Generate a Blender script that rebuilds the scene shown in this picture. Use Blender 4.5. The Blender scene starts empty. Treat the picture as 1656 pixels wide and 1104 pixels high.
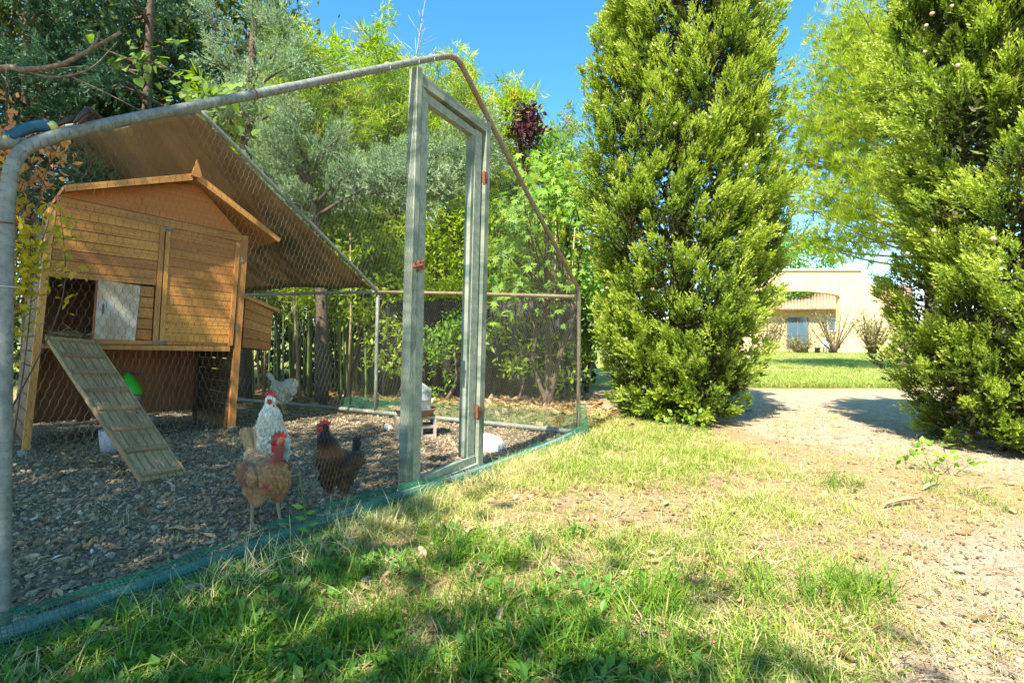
import bpy, bmesh, math, random
import numpy as np
from mathutils import Vector, Matrix, Euler, Quaternion

# ------------------------------------------------------------------ camera, sky, sun, exposure
SC = bpy.context.scene
COL = SC.collection
F, CX, CY, CH = 830.0, 828.0, 552.0, 0.85
cam_d = bpy.data.cameras.new('camera')
cam = bpy.data.objects.new('camera', cam_d); COL.objects.link(cam)
cam_d.sensor_width = 36.0; cam_d.lens = 36.0 * F / 1656.0
cam_d.clip_start = 0.05; cam_d.clip_end = 2000
cam.location = (0, 0, CH); cam.rotation_euler = (math.radians(90), 0, 0)
SC.camera = cam

SUN_EL = math.radians(52)
SD = np.array([0.42, 0.907])                      # horizontal travel direction of the light
world = bpy.data.worlds.new('World'); SC.world = world; world.use_nodes = True
wt = world.node_tree; wt.nodes.clear()
wo = wt.nodes.new('ShaderNodeOutputWorld'); bg = wt.nodes.new('ShaderNodeBackground')
sky = wt.nodes.new('ShaderNodeTexSky'); sky.sky_type = 'NISHITA'; sky.sun_disc = False
sky.sun_elevation = SUN_EL; sky.sun_rotation = math.atan2(-SD[0], -SD[1])
sky.air_density = 1.0; sky.dust_density = 0.3; sky.ozone_density = 1.1
hsv = wt.nodes.new('ShaderNodeHueSaturation'); hsv.inputs['Saturation'].default_value = 1.34; hsv.inputs['Hue'].default_value = 0.485; hsv.inputs['Value'].default_value = 1.0
# thin scattered clouds, everywhere the same recipe
tc = wt.nodes.new('ShaderNodeTexCoord'); mp = wt.nodes.new('ShaderNodeMapping')
mp.inputs['Scale'].default_value = (3.0, 3.0, 6.0); mp.inputs['Location'].default_value = (1.35, 0.4, 0.7)
cn = wt.nodes.new('ShaderNodeTexNoise'); cn.inputs['Scale'].default_value = 1.5; cn.inputs['Detail'].default_value = 7
cr = wt.nodes.new('ShaderNodeValToRGB'); cr.color_ramp.elements[0].position = 0.66; cr.color_ramp.elements[1].position = 0.86
cm = wt.nodes.new('ShaderNodeMixRGB'); cm.inputs[2].default_value = (9, 9.3, 9.6, 1)
wt.links.new(tc.outputs['Generated'], mp.inputs['Vector']); wt.links.new(mp.outputs[0], cn.inputs['Vector'])
wt.links.new(cn.outputs['Fac'], cr.inputs[0]); wt.links.new(cr.outputs[0], cm.inputs[0])
wt.links.new(sky.outputs[0], hsv.inputs['Color']); wt.links.new(hsv.outputs[0], cm.inputs[1])
wt.links.new(cm.outputs[0], bg.inputs['Color']); bg.inputs['Strength'].default_value = 0.13
wt.links.new(bg.outputs[0], wo.inputs['Surface'])
sun_d = bpy.data.lights.new('sun', 'SUN'); sun_d.energy = 5.0; sun_d.angle = math.radians(0.55); sun_d.color = (1.0, 0.93, 0.79)
sun = bpy.data.objects.new('sun', sun_d); COL.objects.link(sun)
sun.rotation_euler = Vector((SD[0]*math.cos(SUN_EL), SD[1]*math.cos(SUN_EL), -math.sin(SUN_EL))).to_track_quat('-Z', 'Y').to_euler()
SC.view_settings.view_transform = 'Standard'; SC.view_settings.look = 'None'
SC.view_settings.exposure = 1.4; SC.view_settings.gamma = 1.0; SC.view_settings.use_curve_mapping = False
SC.render.engine = 'CYCLES'
SC.cycles.max_bounces = 8; SC.cycles.transparent_max_bounces = 8

# ------------------------------------------------------------------ helpers
A3 = lambda *a: np.array(a, float)
def px(x, y, D): return A3((x-CX)/F*D, D, CH+(CY-y)/F*D)
def gp(x, y, z=0.0): return px(x, y, (CH-z)*F/(y-CY))
def nrm(v):
    v = np.asarray(v, float); l = np.linalg.norm(v, axis=-1, keepdims=True); return v/np.maximum(l, 1e-9)
def sn(p, seed, sc=1.0, n=6):
    """smooth noise about -1..1 on (N,2) or (N,3) points"""
    r = np.random.default_rng(seed); p = np.asarray(p, float); out = 0
    for i in range(n):
        k = r.normal(size=p.shape[-1])*sc*(0.6+0.35*i); out = out+np.sin(p@k+r.uniform(0, 6.28))/(1+0.25*i)
    return out/2.4

def mesh_np(name, V, faces, tint=None, uv=None, col=None, smooth=False):
    me = bpy.data.meshes.new(name)
    V = np.asarray(V, np.float32); me.vertices.add(len(V)); me.vertices.foreach_set('co', V.ravel())
    faces = [np.asarray(f, np.int32) for f in faces if len(f)]
    nl = sum(f.size for f in faces); npoly = sum(len(f) for f in faces)
    me.loops.add(nl); me.polygons.add(npoly)
    me.loops.foreach_set('vertex_index', np.concatenate([f.ravel() for f in faces]))
    st = []; o = 0
    for f in faces:
        st.append(o+np.arange(len(f))*f.shape[1]); o += f.size
    me.polygons.foreach_set('loop_start', np.concatenate(st).astype(np.int32))
    me.update(calc_edges=True)
    if tint is not None:
        a = me.attributes.new('tint', 'FLOAT', 'POINT'); a.data.foreach_set('value', np.asarray(tint, np.float32))
    if col is not None:
        a = me.attributes.new('Col', 'FLOAT_COLOR', 'POINT'); c = np.ones((len(V), 4), np.float32); c[:, :3] = col
        a.data.foreach_set('color', c.ravel())
    if uv is not None:
        l = me.uv_layers.new(name='UVMap'); vi = np.empty(nl, np.int32); me.loops.foreach_get('vertex_index', vi)
        l.data.foreach_set('uv', np.asarray(uv, np.float32)[vi].ravel())
    me.polygons.foreach_set('use_smooth', np.full(npoly, bool(smooth)))
    return me

class MB:
    def __init__(s): s.V = []; s.F = {}; s.T = []; s.U = []; s.n = 0; s.flat = False
    def add(s, V, faces, tint=0.5, uv=None):
        V = np.asarray(V, float).reshape(-1, 3)
        if isinstance(faces, np.ndarray) or (faces and not isinstance(faces[0], np.ndarray)):
            if isinstance(faces, np.ndarray): faces = [faces]
            else:
                d = {}
                for f in faces: d.setdefault(len(f), []).append(f)
                faces = [np.array(x) for x in d.values()]
        for f in faces:
            if len(f): s.F.setdefault(f.shape[1], []).append(f+s.n)
        s.V.append(V); s.n += len(V)
        s.T.append(np.broadcast_to(np.asarray(tint, float), (len(V),)))
        s.U.append(np.zeros((len(V), 2)) if uv is None else np.asarray(uv, float))
        return s
    def mesh(s, name, smooth=False):
        return mesh_np(name, np.concatenate(s.V), [np.concatenate(f) for f in s.F.values()],
                       np.concatenate(s.T), np.concatenate(s.U), None, smooth)
    def build(s, name, mat, parent=None, smooth=None): return obj(name, s.mesh(name, (not s.flat) if smooth is None else smooth), mat, parent)

def obj(name, me, mat, parent=None, local=False):
    o = bpy.data.objects.new(name, me); COL.objects.link(o)
    if mat is not None and not me.materials: me.materials.append(mat)
    if parent is not None:
        o.parent = parent
        if not local:
            r = parent
            while r.parent: r = r.parent
            if parent.parent is None: o.matrix_parent_inverse = Matrix.Translation(-Vector(r.location))
    return o
def tag(o, label=None, cat=None, group=None, kind=None):
    if label: o['label'] = label
    if cat: o['category'] = cat
    if group: o['group'] = group
    if kind: o['kind'] = kind
    return o
def thing(name, loc, label, cat, group=None):
    o = bpy.data.objects.new(name, None); COL.objects.link(o); o.location = tuple(map(float, loc)); o.empty_display_size = .1
    return tag(o, label, cat, group)

def tube(pts, rad, sides=8, cap=True):
    P = np.asarray(pts, float); n = len(P); R = np.broadcast_to(np.asarray(rad, float), (n,))
    T = np.gradient(P, axis=0); T = nrm(T)
    up = A3(0, 0, 1) if abs(T[0][2]) < .9 else A3(1, 0, 0)
    N = np.zeros_like(P); N[0] = nrm(np.cross(T[0], up))
    for i in range(1, n):
        v = N[i-1]-T[i]*np.dot(N[i-1], T[i]); N[i] = nrm(v)
    B = np.cross(T, N)
    a = np.arange(sides)/sides*2*np.pi
    V = P[:, None]+(N[:, None]*np.cos(a)[None, :, None]+B[:, None]*np.sin(a)[None, :, None])*R[:, None, None]
    i = np.arange(n-1)[:, None]*sides; j = np.arange(sides)[None]; k = (j+1) % sides
    Q = np.stack([i+j, i+k, i+sides+k, i+sides+j], -1).reshape(-1, 4)
    V = V.reshape(-1, 3); fs = [Q]
    L = np.concatenate([[0], np.cumsum(np.linalg.norm(np.diff(P, axis=0), axis=1))])
    uv = np.stack([np.repeat(L, sides), np.tile(a, n)*np.repeat(R, sides)], -1)
    if cap:
        V = np.vstack([V, P[0], P[-1]]); uv = np.vstack([uv, [0, 0], [L[-1], 0]]); m = n*sides; jj = np.arange(sides); kk = (jj+1) % sides
        fs.append(np.concatenate([np.stack([kk, jj, np.full(sides, m)], -1), np.stack([jj+(n-1)*sides, kk+(n-1)*sides, np.full(sides, m+1)], -1)]))
    return V, fs, uv
def add_tube(mb, pts, rad, sides=8, tint=.5):
    V, f, uv = tube(pts, rad, sides); mb.add(V, f, tint, uv); return mb
def smooth_path(P, n=8):
    P = np.asarray(P, float); Q = np.vstack([2*P[0]-P[1], P, 2*P[-1]-P[-2]]); out = []
    for i in range(1, len(Q)-2):
        for t in np.linspace(0, 1, n, endpoint=False):
            a, b, c, d = Q[i-1], Q[i], Q[i+1], Q[i+2]
            out.append(.5*((2*b)+(c-a)*t+(2*a-5*b+4*c-d)*t*t+(-a+3*b-3*c+d)*t**3))
    out.append(P[-1]); return np.array(out)
def lathe(prof, c, sides=24, axis=None):
    prof = np.asarray(prof, float); a = np.arange(sides)/sides*2*np.pi
    V = np.stack([prof[:, None, 0]*np.cos(a), prof[:, None, 0]*np.sin(a), np.broadcast_to(prof[:, None, 1], (len(prof), sides))], -1).reshape(-1, 3)
    i = np.arange(len(prof)-1)[:, None]*sides; j = np.arange(sides)[None]; k = (j+1) % sides
    return V+np.asarray(c, float), np.stack([i+j, i+k, i+sides+k, i+sides+j], -1).reshape(-1, 4)
RNDU = np.random.default_rng(5)
def prism(P, ext, bev=0.0):
    """polygon P (n,3) extruded by vector ext; uv along the longest edge"""
    P = np.asarray(P, float); n = len(P); ext = np.asarray(ext, float)
    c = P.mean(0); e = np.roll(P, -1, 0)-P; k = np.argmax(np.linalg.norm(e, axis=1)); a = nrm(e[k]); b = nrm(np.cross(a, nrm(ext)))
    if bev > 0:
        q = P+(nrm(c-P))*bev
        V = np.vstack([P, P+ext*(1-bev/np.linalg.norm(ext)), q+ext]); layers = 3
    else: V = np.vstack([P, P+ext]); layers = 2
    fs = [list(range(n))[::-1], [n*(layers-1)+i for i in range(n)]]
    for l in range(layers-1):
        for i in range(n): fs.append([l*n+i, l*n+(i+1) % n, (l+1)*n+(i+1) % n, (l+1)*n+i])
    uv = np.stack([(V-c)@a, (V-c)@b], -1)+RNDU.uniform(0, 50, 2)
    return V, fs, uv
def add_prism(mb, P, ext, bev=0.0, tint=.5):
    V, f, uv = prism(P, ext, bev); mb.add(V, f, tint, uv); mb.flat = True; return mb
def box_pts(c, ax, ay, hx, hy):
    c = np.asarray(c, float); return np.array([c-ax*hx-ay*hy, c+ax*hx-ay*hy, c+ax*hx+ay*hy, c-ax*hx+ay*hy])
X3, Y3, Z3 = A3(1, 0, 0), A3(0, 1, 0), A3(0, 0, 1)
def add_box(mb, lo, hi, bev=0.0, tint=.5):
    lo = np.asarray(lo, float); hi = np.asarray(hi, float)
    add_prism(mb, [[lo[0], lo[1], lo[2]], [hi[0], lo[1], lo[2]], [hi[0], hi[1], lo[2]], [lo[0], hi[1], lo[2]]], [0, 0, hi[2]-lo[2]], bev, tint); return mb

# ------------------------------------------------------------------ materials
class NT:
    def __init__(s, name):
        s.m = bpy.data.materials.new(name); s.m.use_nodes = True; s.t = s.m.node_tree; s.t.nodes.clear()
        s.out = s.t.nodes.new('ShaderNodeOutputMaterial')
    def n(s, typ, ins=None, **props):
        nd = s.t.nodes.new('ShaderNode'+typ)
        for k, v in props.items(): setattr(nd, k, v)
        for k, v in (ins or {}).items():
            if isinstance(v, bpy.types.NodeSocket): s.t.links.new(v, nd.inputs[k])
            else:
                if isinstance(v, (tuple, list)) and len(v) == 3 and nd.inputs[k].type == 'RGBA': v = (*v, 1)
                nd.inputs[k].default_value = v
        return nd
    def ramp(s, fac, stops):
        r = s.t.nodes.new('ShaderNodeValToRGB'); el = r.color_ramp.elements
        while len(el) < len(stops): el.new(.5)
        for e, (p, c) in zip(el, stops): e.position = p; e.color = (*c, 1)
        s.t.links.new(fac, r.inputs[0]); return r.outputs[0]
    def noise(s, vec, scale, detail=4, rough=.55):
        return s.n('TexNoise', {'Vector': vec, 'Scale': scale, 'Detail': detail, 'Roughness': rough})
    def mixc(s, f, a, b, mode='MIX'):
        return s.n('MixRGB', {0: f, 1: a, 2: b}, blend_type=mode).outputs[0]
    def math(s, op, a, b=0.0): return s.n('Math', {0: a, 1: b}, operation=op).outputs[0]
    def bsdf(s, **k):
        b = s.n('BsdfPrincipled', {kk.replace('_', ' '): v for kk, v in k.items()}); return b
    def bump(s, h, strength=.5, dist=.01): return s.n('Bump', {'Height': h, 'Strength': strength, 'Distance': dist}).outputs[0]
    def done(s, sh): s.t.links.new(sh, s.out.inputs['Surface']); return s.m
def pos(t): return t.n('NewGeometry').outputs['Position']

def m_plain(name, c, rough=.6, metal=0.0, c2=None, scale=20., bump=0.0, spec=.4, detail=5):
    t = NT(name); p = t.n('TexCoord').outputs['Object']; nz = t.noise(p, scale, detail).outputs['Fac']
    c2 = c2 or tuple(x*.7 for x in c)
    colr = t.ramp(nz, [(.35, c2), (.65, c)])
    k = dict(Base_Color=colr, Roughness=rough, Metallic=metal, Specular_IOR_Level=spec)
    if bump: k['Normal'] = t.bump(nz, bump, .004)
    return t.done(t.bsdf(**k).outputs[0])
def m_leaf(name, stops, trans=.35, rough=.5, spec=.3, objvar=.0):
    t = NT(name); a = t.n('Attribute', attribute_name='tint').outputs['Fac']
    if objvar:
        r = t.n('ObjectInfo').outputs['Random']; a = t.math('ADD', a, t.math('MULTIPLY', t.math('SUBTRACT', r, .5), objvar))
    c = t.ramp(a, stops)
    b = t.bsdf(Base_Color=c, Roughness=rough, Specular_IOR_Level=spec)
    tr = t.n('BsdfTranslucent', {'Color': t.n('HueSaturation', {'Color': c, 'Saturation': 1.1, 'Value': 1.35}).outputs[0]})
    return t.done(t.n('MixShader', {0: trans, 1: b.outputs[0], 2: tr.outputs[0]}).outputs[0])
def m_wood(name, light, dark, stain=None, rough=.55, knots=True, gray=0.0):
    t = NT(name); uv = t.n('UVMap').outputs[0]; rnd = t.n('ObjectInfo').outputs['Random']
    mv = t.n('Mapping', {'Vector': uv, 'Scale': (2.2, 46, 1)}).outputs[0]
    g = t.noise(mv, 1.0, 6, .62).outputs['Fac']
    fine = t.noise(t.n('Mapping', {'Vector': uv, 'Scale': (7, 300, 1)}).outputs[0], 1.0, 3).outputs['Fac']
    c = t.ramp(t.math('ADD', t.math('MULTIPLY', g, .75), t.math('MULTIPLY', fine, .3)), [(.34, dark), (.62, light)])
    hv = t.n('HueSaturation', {'Color': c, 'Value': t.math('ADD', .78, t.math('MULTIPLY', rnd, .42)), 'Hue': t.math('ADD', .494, t.math('MULTIPLY', rnd, .012))}).outputs[0]
    if knots:
        vo = t.n('TexVoronoi', {'Vector': t.n('Mapping', {'Vector': uv, 'Scale': (4.2, 14, 1)}).outputs[0], 'Scale': 1.0, 'Randomness': 1.0}).outputs['Distance']
        hv = t.mixc(t.ramp(vo, [(.05, (.85,)*3), (.13, (0,)*3)]), hv, tuple(x*.22 for x in dark))
    gr = t.noise(pos(t), 2.6, 6, .7).outputs['Fac']; hv = t.mixc(t.ramp(gr, [(.5, (0,)*3), (.75, (.55,)*3)]), hv, tuple(x*.45 for x in dark))
    if stain:
        s = t.noise(uv, 5.5, 6, .65).outputs['Fac']; hv = t.mixc(t.ramp(s, [(.45, (0,)*3), (.6, (.85,)*3)]), hv, stain)
    b = t.bsdf(Base_Color=hv, Roughness=rough, Specular_IOR_Level=.35, Normal=t.bump(t.math('ADD', g, fine), .15, .0015))
    return t.done(b.outputs[0])
def m_galv(name, c, rust=.25, metal=.35):
    t = NT(name); p = pos(t)
    n1 = t.noise(p, 28, 6, .65).outputs['Fac']; n2 = t.noise(p, 7, 7, .7).outputs['Fac']; n4 = t.noise(t.n('Mapping', {'Vector': p, 'Scale': (1, 1, .25)}).outputs[0], 60, 4, .7).outputs['Fac']
    cc = t.ramp(n1, [(.3, tuple(x*.55 for x in c)), (.7, tuple(x*1.12 for x in c))]); cc = t.mixc(t.ramp(n4, [(.55, (0,)*3), (.7, (.6,)*3)]), cc, tuple(x*.35 for x in c))
    rs = t.ramp(n2, [(.60-.1*rust, (0,)*3), (.74-.1*rust, (min(1, rust*2.2),)*3)])
    cc = t.mixc(rs, cc, (.22, .085, .03))
    b = t.bsdf(Base_Color=cc, Roughness=.6, Metallic=metal, Normal=t.bump(n1, .2, .002)); return t.done(b.outputs[0])
def m_vcol(name, rough=.75, sss=0):
    t = NT(name); c = t.n('Attribute', attribute_name='Col').outputs['Color']
    p = t.n('TexCoord').outputs['Object']; f = t.noise(t.n('Mapping', {'Vector': p, 'Scale': (60, 160, 110)}).outputs[0], 1, 4).outputs['Fac']
    c = t.mixc(1.0, c, t.ramp(f, [(.3, (.72,)*3), (.7, (1.0,)*3)]), 'MULTIPLY')
    b = t.bsdf(Base_Color=c, Roughness=rough, Specular_IOR_Level=.25, Sheen_Weight=.15, Normal=t.bump(f, .4, .004)); return t.done(b.outputs[0])

M = {}
M['wood'] = m_wood('honey_stained_pine', (.60, .265, .055), (.35, .13, .026))
M['woodtrim'] = m_wood('trim_pine', (.63, .30, .075), (.38, .16, .034), knots=False)
M['woodred'] = m_wood('red_stained_plywood', (.36, .13, .045), (.19, .06, .022), knots=False)
M['wooddark'] = m_wood('pine_in_shade', (.17, .10, .05), (.075, .042, .022))  # hut pine for shaded walls and insides, the shade put into its colour
M['gablewood'] = m_wood('orange_gable_ply', (.56, .215, .04), (.42, .145, .026), knots=False)
M['slider'] = m_wood('stained_white_ply', (.55, .44, .30), (.40, .28, .16), stain=(.60, .54, .47), knots=False)
M['rampwood'] = m_wood('grey_ramp_boards', (.42, .275, .13), (.17, .105, .05))
M['greypost'] = m_wood('green_weathered_timber', (.38, .41, .31), (.14, .165, .125), stain=(.07, .115, .09), rough=.75, knots=False)
M['galv'] = m_galv('galvanised_pipe', (.25, .27, .235), .35, .1)
M['galvrust'] = m_galv('rusted_pipe', (.29, .215, .135), .6, .1)
M['alu'] = m_galv('dull_grey_frame_metal', (.31, .35, .27), .12, .1)
M['basepipe'] = m_galv('sky_tinted_pipe', (.21, .30, .28), .12, .05)  # galvanised pipe, with sky reflection and net tint put into its colour
M['rust'] = m_plain('rusty_iron', (.30, .10, .045), .8, 0, (.13, .045, .025), 60, .4)
M['wire'] = m_plain('wire_galvanised', (.25, .25, .19), .5, .1, (.12, .14, .08), 9)
M['wiredark'] = m_plain('wire_shaded', (.12, .125, .09), .6, 0, (.055, .065, .035), 9)  # darker copy of the galvanised wire, shade put into its colour
M['greenmesh'] = m_plain('green_plastic_net', (.02, .24, .13), .5, 0, (.014, .15, .085), 8)
M['tie'] = m_plain('white_tie', (.75, .72, .65), .6)
M['black'] = m_plain('black_rubber', (.02, .02, .02), .6)
M['concrete'] = m_plain('concrete', (.50, .42, .33), .9, 0, (.36, .30, .23), 30, .5)
M['terra'] = m_plain('pale_terracotta', (.36, .23, .15), .85, 0, (.26, .17, .11), 12, .3)
M['galvdrink'] = m_galv('bright_galvanised', (.62, .62, .55), .04, .25)
M['whiteplastic'] = m_plain('white_plastic', (.75, .74, .72), .45, 0, (.62, .61, .60), 5)
M['greenplastic'] = m_plain('lime_plastic', (.05, .62, .03), .35, 0, (.04, .5, .02), 4)
M['greyplastic'] = m_plain('grey_plastic', (.22, .27, .25), .4)
M['bluehandle'] = m_plain('blue_grip', (.012, .10, .15), .45, 0, (.008, .065, .10), 30)
M['limecap'] = m_plain('lime_grip_end', (.55, .58, .16), .5)
M['tool'] = m_plain('dark_tool_steel', (.07, .06, .055), .5, .6, (.12, .06, .04), 40)
M['bark'] = m_plain('bark', (.17, .12, .085), .95, 0, (.07, .05, .036), 26, .9)
M['barkgrey'] = m_plain('grey_bark', (.27, .21, .165), .95, 0, (.13, .095, .07), 30, .9)
M['straw'] = m_leaf('straw', [(.0, (.30, .2, .08)), (1., (.58, .44, .18))], .15)
M['dryleaf'] = m_leaf('dry_leaf', [(.0, (.20, .11, .05)), (.5, (.42, .27, .13)), (1., (.60, .46, .28))], .15, objvar=.9)
# foliage
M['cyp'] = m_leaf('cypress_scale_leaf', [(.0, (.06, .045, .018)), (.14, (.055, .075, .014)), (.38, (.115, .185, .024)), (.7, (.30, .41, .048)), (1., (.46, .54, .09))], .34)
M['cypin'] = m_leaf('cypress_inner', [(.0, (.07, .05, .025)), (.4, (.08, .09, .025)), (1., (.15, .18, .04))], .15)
M['jun'] = m_leaf('blue_juniper_leaf', [(.0, (.06, .095, .045)), (.5, (.225, .335, .18)), (1., (.40, .51, .30))], .3)
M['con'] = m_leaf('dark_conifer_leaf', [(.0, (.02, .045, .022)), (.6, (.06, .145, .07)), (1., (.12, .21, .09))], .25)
M['bam'] = m_leaf('bamboo_leaf', [(.0, (.13, .21, .02)), (.5, (.31, .45, .035)), (.85, (.48, .57, .06)), (1., (.58, .46, .09))], .5)
M['bamlow'] = M['bam']
M['culm'] = m_plain('bamboo_culm', (.16, .22, .05), .4, 0, (.10, .13, .04), 6)
M['pine'] = m_leaf('pine_needles', [(.0, (.11, .19, .02)), (.6, (.36, .45, .04)), (1., (.52, .55, .08))], .45)
M['fig'] = m_leaf('broad_green_leaf', [(.0, (.08, .18, .02)), (.6, (.20, .36, .045)), (1., (.32, .46, .07))], .42)
M['vine'] = m_leaf('vine_leaf', [(.0, (.07, .15, .02)), (1., (.24, .36, .05))], .45)
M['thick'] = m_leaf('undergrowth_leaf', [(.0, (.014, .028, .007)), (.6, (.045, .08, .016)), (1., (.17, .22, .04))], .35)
M['plum'] = m_leaf('purple_leaf', [(.0, (.03, .010, .016)), (1., (.12, .03, .04))], .25)
M['nand'] = m_leaf('autumn_shrub_leaf', [(.0, (.25, .28, .02)), (.4, (.62, .52, .04)), (.75, (.66, .34, .09)), (1., (.62, .30, .17))], .45)
M['grass'] = m_leaf('grass_blade', [(.0, (.06, .15, .013)), (.45, (.15, .29, .025)), (.75, (.28, .38, .045)), (1., (.48, .42, .13))], .42, objvar=.4)
M['drygrass'] = m_leaf('dry_grass_blade', [(.0, (.20, .30, .035)), (.42, (.37, .45, .085)), (.75, (.60, .50, .23)), (1., (.72, .60, .36))], .3, objvar=.6)
M['weed'] = m_leaf('broadleaf_weed', [(.0, (.05, .14, .02)), (1., (.13, .28, .04))], .35)
M['shrubdry'] = m_leaf('dry_shrub_leaf', [(.0, (.12, .10, .03)), (1., (.32, .30, .09))], .3)
M['plume'] = m_vcol('plumage'); M['featherm'] = m_vcol('feathers', .6)
M['comb'] = m_plain('red_comb', (.55, .025, .03), .45, 0, (.38, .012, .02), 90, .4)
M['beak'] = m_plain('horn_beak', (.42, .27, .13), .4); M['eye'] = m_plain('dark_eye', (.05, .02, .01), .1, spec=.8)
# tarp
def m_tarp():
    t = NT('tan_shade_tarp'); uv = t.n('UVMap').outputs[0]
    w1 = t.n('TexWave', {'Vector': uv, 'Scale': 28., 'Distortion': .4}, wave_type='BANDS', bands_direction='X').outputs['Fac']
    w2 = t.n('TexWave', {'Vector': uv, 'Scale': 28., 'Distortion': .4}, wave_type='BANDS', bands_direction='Y').outputs['Fac']
    n = t.noise(uv, 2.2, 5).outputs['Fac']
    c = t.mixc(t.math('MULTIPLY', t.math('ADD', w1, w2), .22), t.ramp(n, [(.3, (.22, .165, .095)), (.7, (.34, .265, .16))]), (.13, .095, .052))
    b = t.bsdf(Base_Color=c, Roughness=.8, Specular_IOR_Level=.2, Normal=t.bump(t.math('ADD', w1, w2), .25, .003))
    tr = t.n('BsdfTranslucent', {'Color': t.n('HueSaturation', {'Color': c, 'Value': 1.5}).outputs[0]})
    return t.done(t.n('MixShader', {0: .52, 1: b.outputs[0], 2: tr.outputs[0]}).outputs[0])
M['tarp'] = m_tarp()
def m_ground():
    t = NT('ground_soil_grass_and_gravel'); p = pos(t); sp = t.n('SeparateXYZ', {0: p})
    n1 = t.noise(p, 1.1, 6, .6).outputs['Fac']; n2 = t.noise(p, 38, 5, .7).outputs['Fac']; n3 = t.noise(p, 6, 6, .65).outputs['Fac']; n5 = t.noise(p, 160, 4, .7).outputs['Fac']; n6 = t.noise(p, 2.1, 8, .68).outputs['Fac']
    soil = t.ramp(n2, [(.25, (.17, .10, .05)), (.5, (.40, .275, .15)), (.75, (.60, .46, .29))])
    soil = t.mixc(t.ramp(n3, [(.42, (0,)*3), (.68, (.55,)*3)]), soil, (.33, .30, .10))
    soil = t.mixc(t.ramp(n1, [(.5, (0,)*3), (.72, (.7,)*3)]), soil, (.26, .16, .085))
    v = t.n('TexVoronoi', {'Vector': p, 'Scale': 95.}).outputs
    gr = t.ramp(n5, [(.25, (.30, .205, .125)), (.5, (.57, .435, .30)), (.72, (.74, .615, .47))])
    gr = t.mixc(.35, gr, t.n('HueSaturation', {'Color': v['Color'], 'Saturation': .12, 'Value': .9}).outputs[0], 'MULTIPLY')
    gr = t.mixc(t.ramp(t.math('ADD', t.math('MULTIPLY', n3, .5), t.math('MULTIPLY', n2, .5)), [(.49, (0,)*3), (.58, (.85,)*3)]), gr, (.30, .195, .10))
    mk = t.n('Attribute', attribute_name='tint').outputs['Fac']
    mk = t.ramp(t.math('ADD', t.math('MULTIPLY', mk, .55), t.math('ADD', t.math('MULTIPLY', n6, .35), t.math('MULTIPLY', n2, .22))), [(.46, (0,)*3), (.66, (1,)*3)])
    c = t.mixc(mk, soil, gr)
    lawn = t.ramp(n3, [(.25, (.10, .15, .022)), (.5, (.20, .25, .04)), (.75, (.42, .34, .13))])
    lawn = t.mixc(t.ramp(n1, [(.48, (0,)*3), (.62, (.8,)*3)]), lawn, (.36, .25, .12))
    far = t.n('MapRange', {'Value': t.math('ADD', sp.outputs[1], t.math('ADD', t.math('MULTIPLY', n1, 1.8), n6)), 'From Min': 10.2, 'From Max': 11.2}).outputs[0]
    c = t.mixc(far, c, lawn)
    b = t.bsdf(Base_Color=c, Roughness=.95, Specular_IOR_Level=.15, Normal=t.bump(t.math('ADD', t.math('ADD', n2, n3), t.math('MULTIPLY', n5, .6)), .8, .018)); return t.done(b.outputs[0])
def m_bed():
    t = NT('run_floor_grit'); p = pos(t); n = t.noise(p, 60, 6, .7).outputs['Fac']; n3 = t.noise(p, 2.5, 5).outputs['Fac']
    c = t.ramp(n, [(.3, (.06, .045, .03)), (.7, (.30, .24, .17))]); c = t.mixc(t.ramp(n3, [(.45, (0,)*3), (.7, (.6,)*3)]), c, (.20, .14, .08))
    return t.done(t.bsdf(Base_Color=c, Roughness=.95, Specular_IOR_Level=.1, Normal=t.bump(n, .8, .01)).outputs[0])
def m_stone(name, stops):
    t = NT(name); r = t.n('ObjectInfo').outputs['Random']; p = t.n('TexCoord').outputs['Object']; n = t.noise(p, 70, 5).outputs['Fac']
    c = t.mixc(1., t.ramp(r, stops), t.ramp(n, [(.3, (.6,)*3), (.7, (1.,)*3)]), 'MULTIPLY')
    return t.done(t.bsdf(Base_Color=c, Roughness=.8, Specular_IOR_Level=.3, Normal=t.bump(n, .4, .003)).outputs[0])
M['stone'] = m_stone('crushed_stone', [(.0, (.13, .105, .065)), (.35, (.26, .21, .135)), (.6, (.42, .335, .215)), (.8, (.38, .25, .135)), (1., (.64, .54, .40))])
M['pebble'] = m_stone('path_pebble', [(.0, (.34, .245, .15)), (.5, (.58, .46, .32)), (1., (.78, .68, .54))])
M['render'] = m_plain('cream_render', (.74, .55, .31), .9, 0, (.66, .48, .26), .8, .1)
M['stonewall'] = m_plain('honey_stone_wall', (.66, .50, .29), .9, 0, (.50, .37, .21), 2.2, .3)
M['rooftile'] = m_plain('terracotta_roof_tile', (.48, .29, .18), .85, 0, (.34, .20, .13), 3, .2)
M['coping'] = m_plain('pale_coping', (.78, .70, .56), .8)
M['bluedoor'] = m_plain('blue_grey_glazing', (.10, .17, .22), .12, 0, (.08, .14, .19), 1., spec=.8)
M['whiteframe'] = m_plain('white_window_frame', (.8, .8, .78), .5)
M['greyfurn'] = m_plain('grey_garden_furniture', (.22, .21, .2), .6)
M['sheath'] = m_plain('dry_sheath', (.50, .36, .21), .7, 0, (.38, .25, .13), 25)

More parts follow.
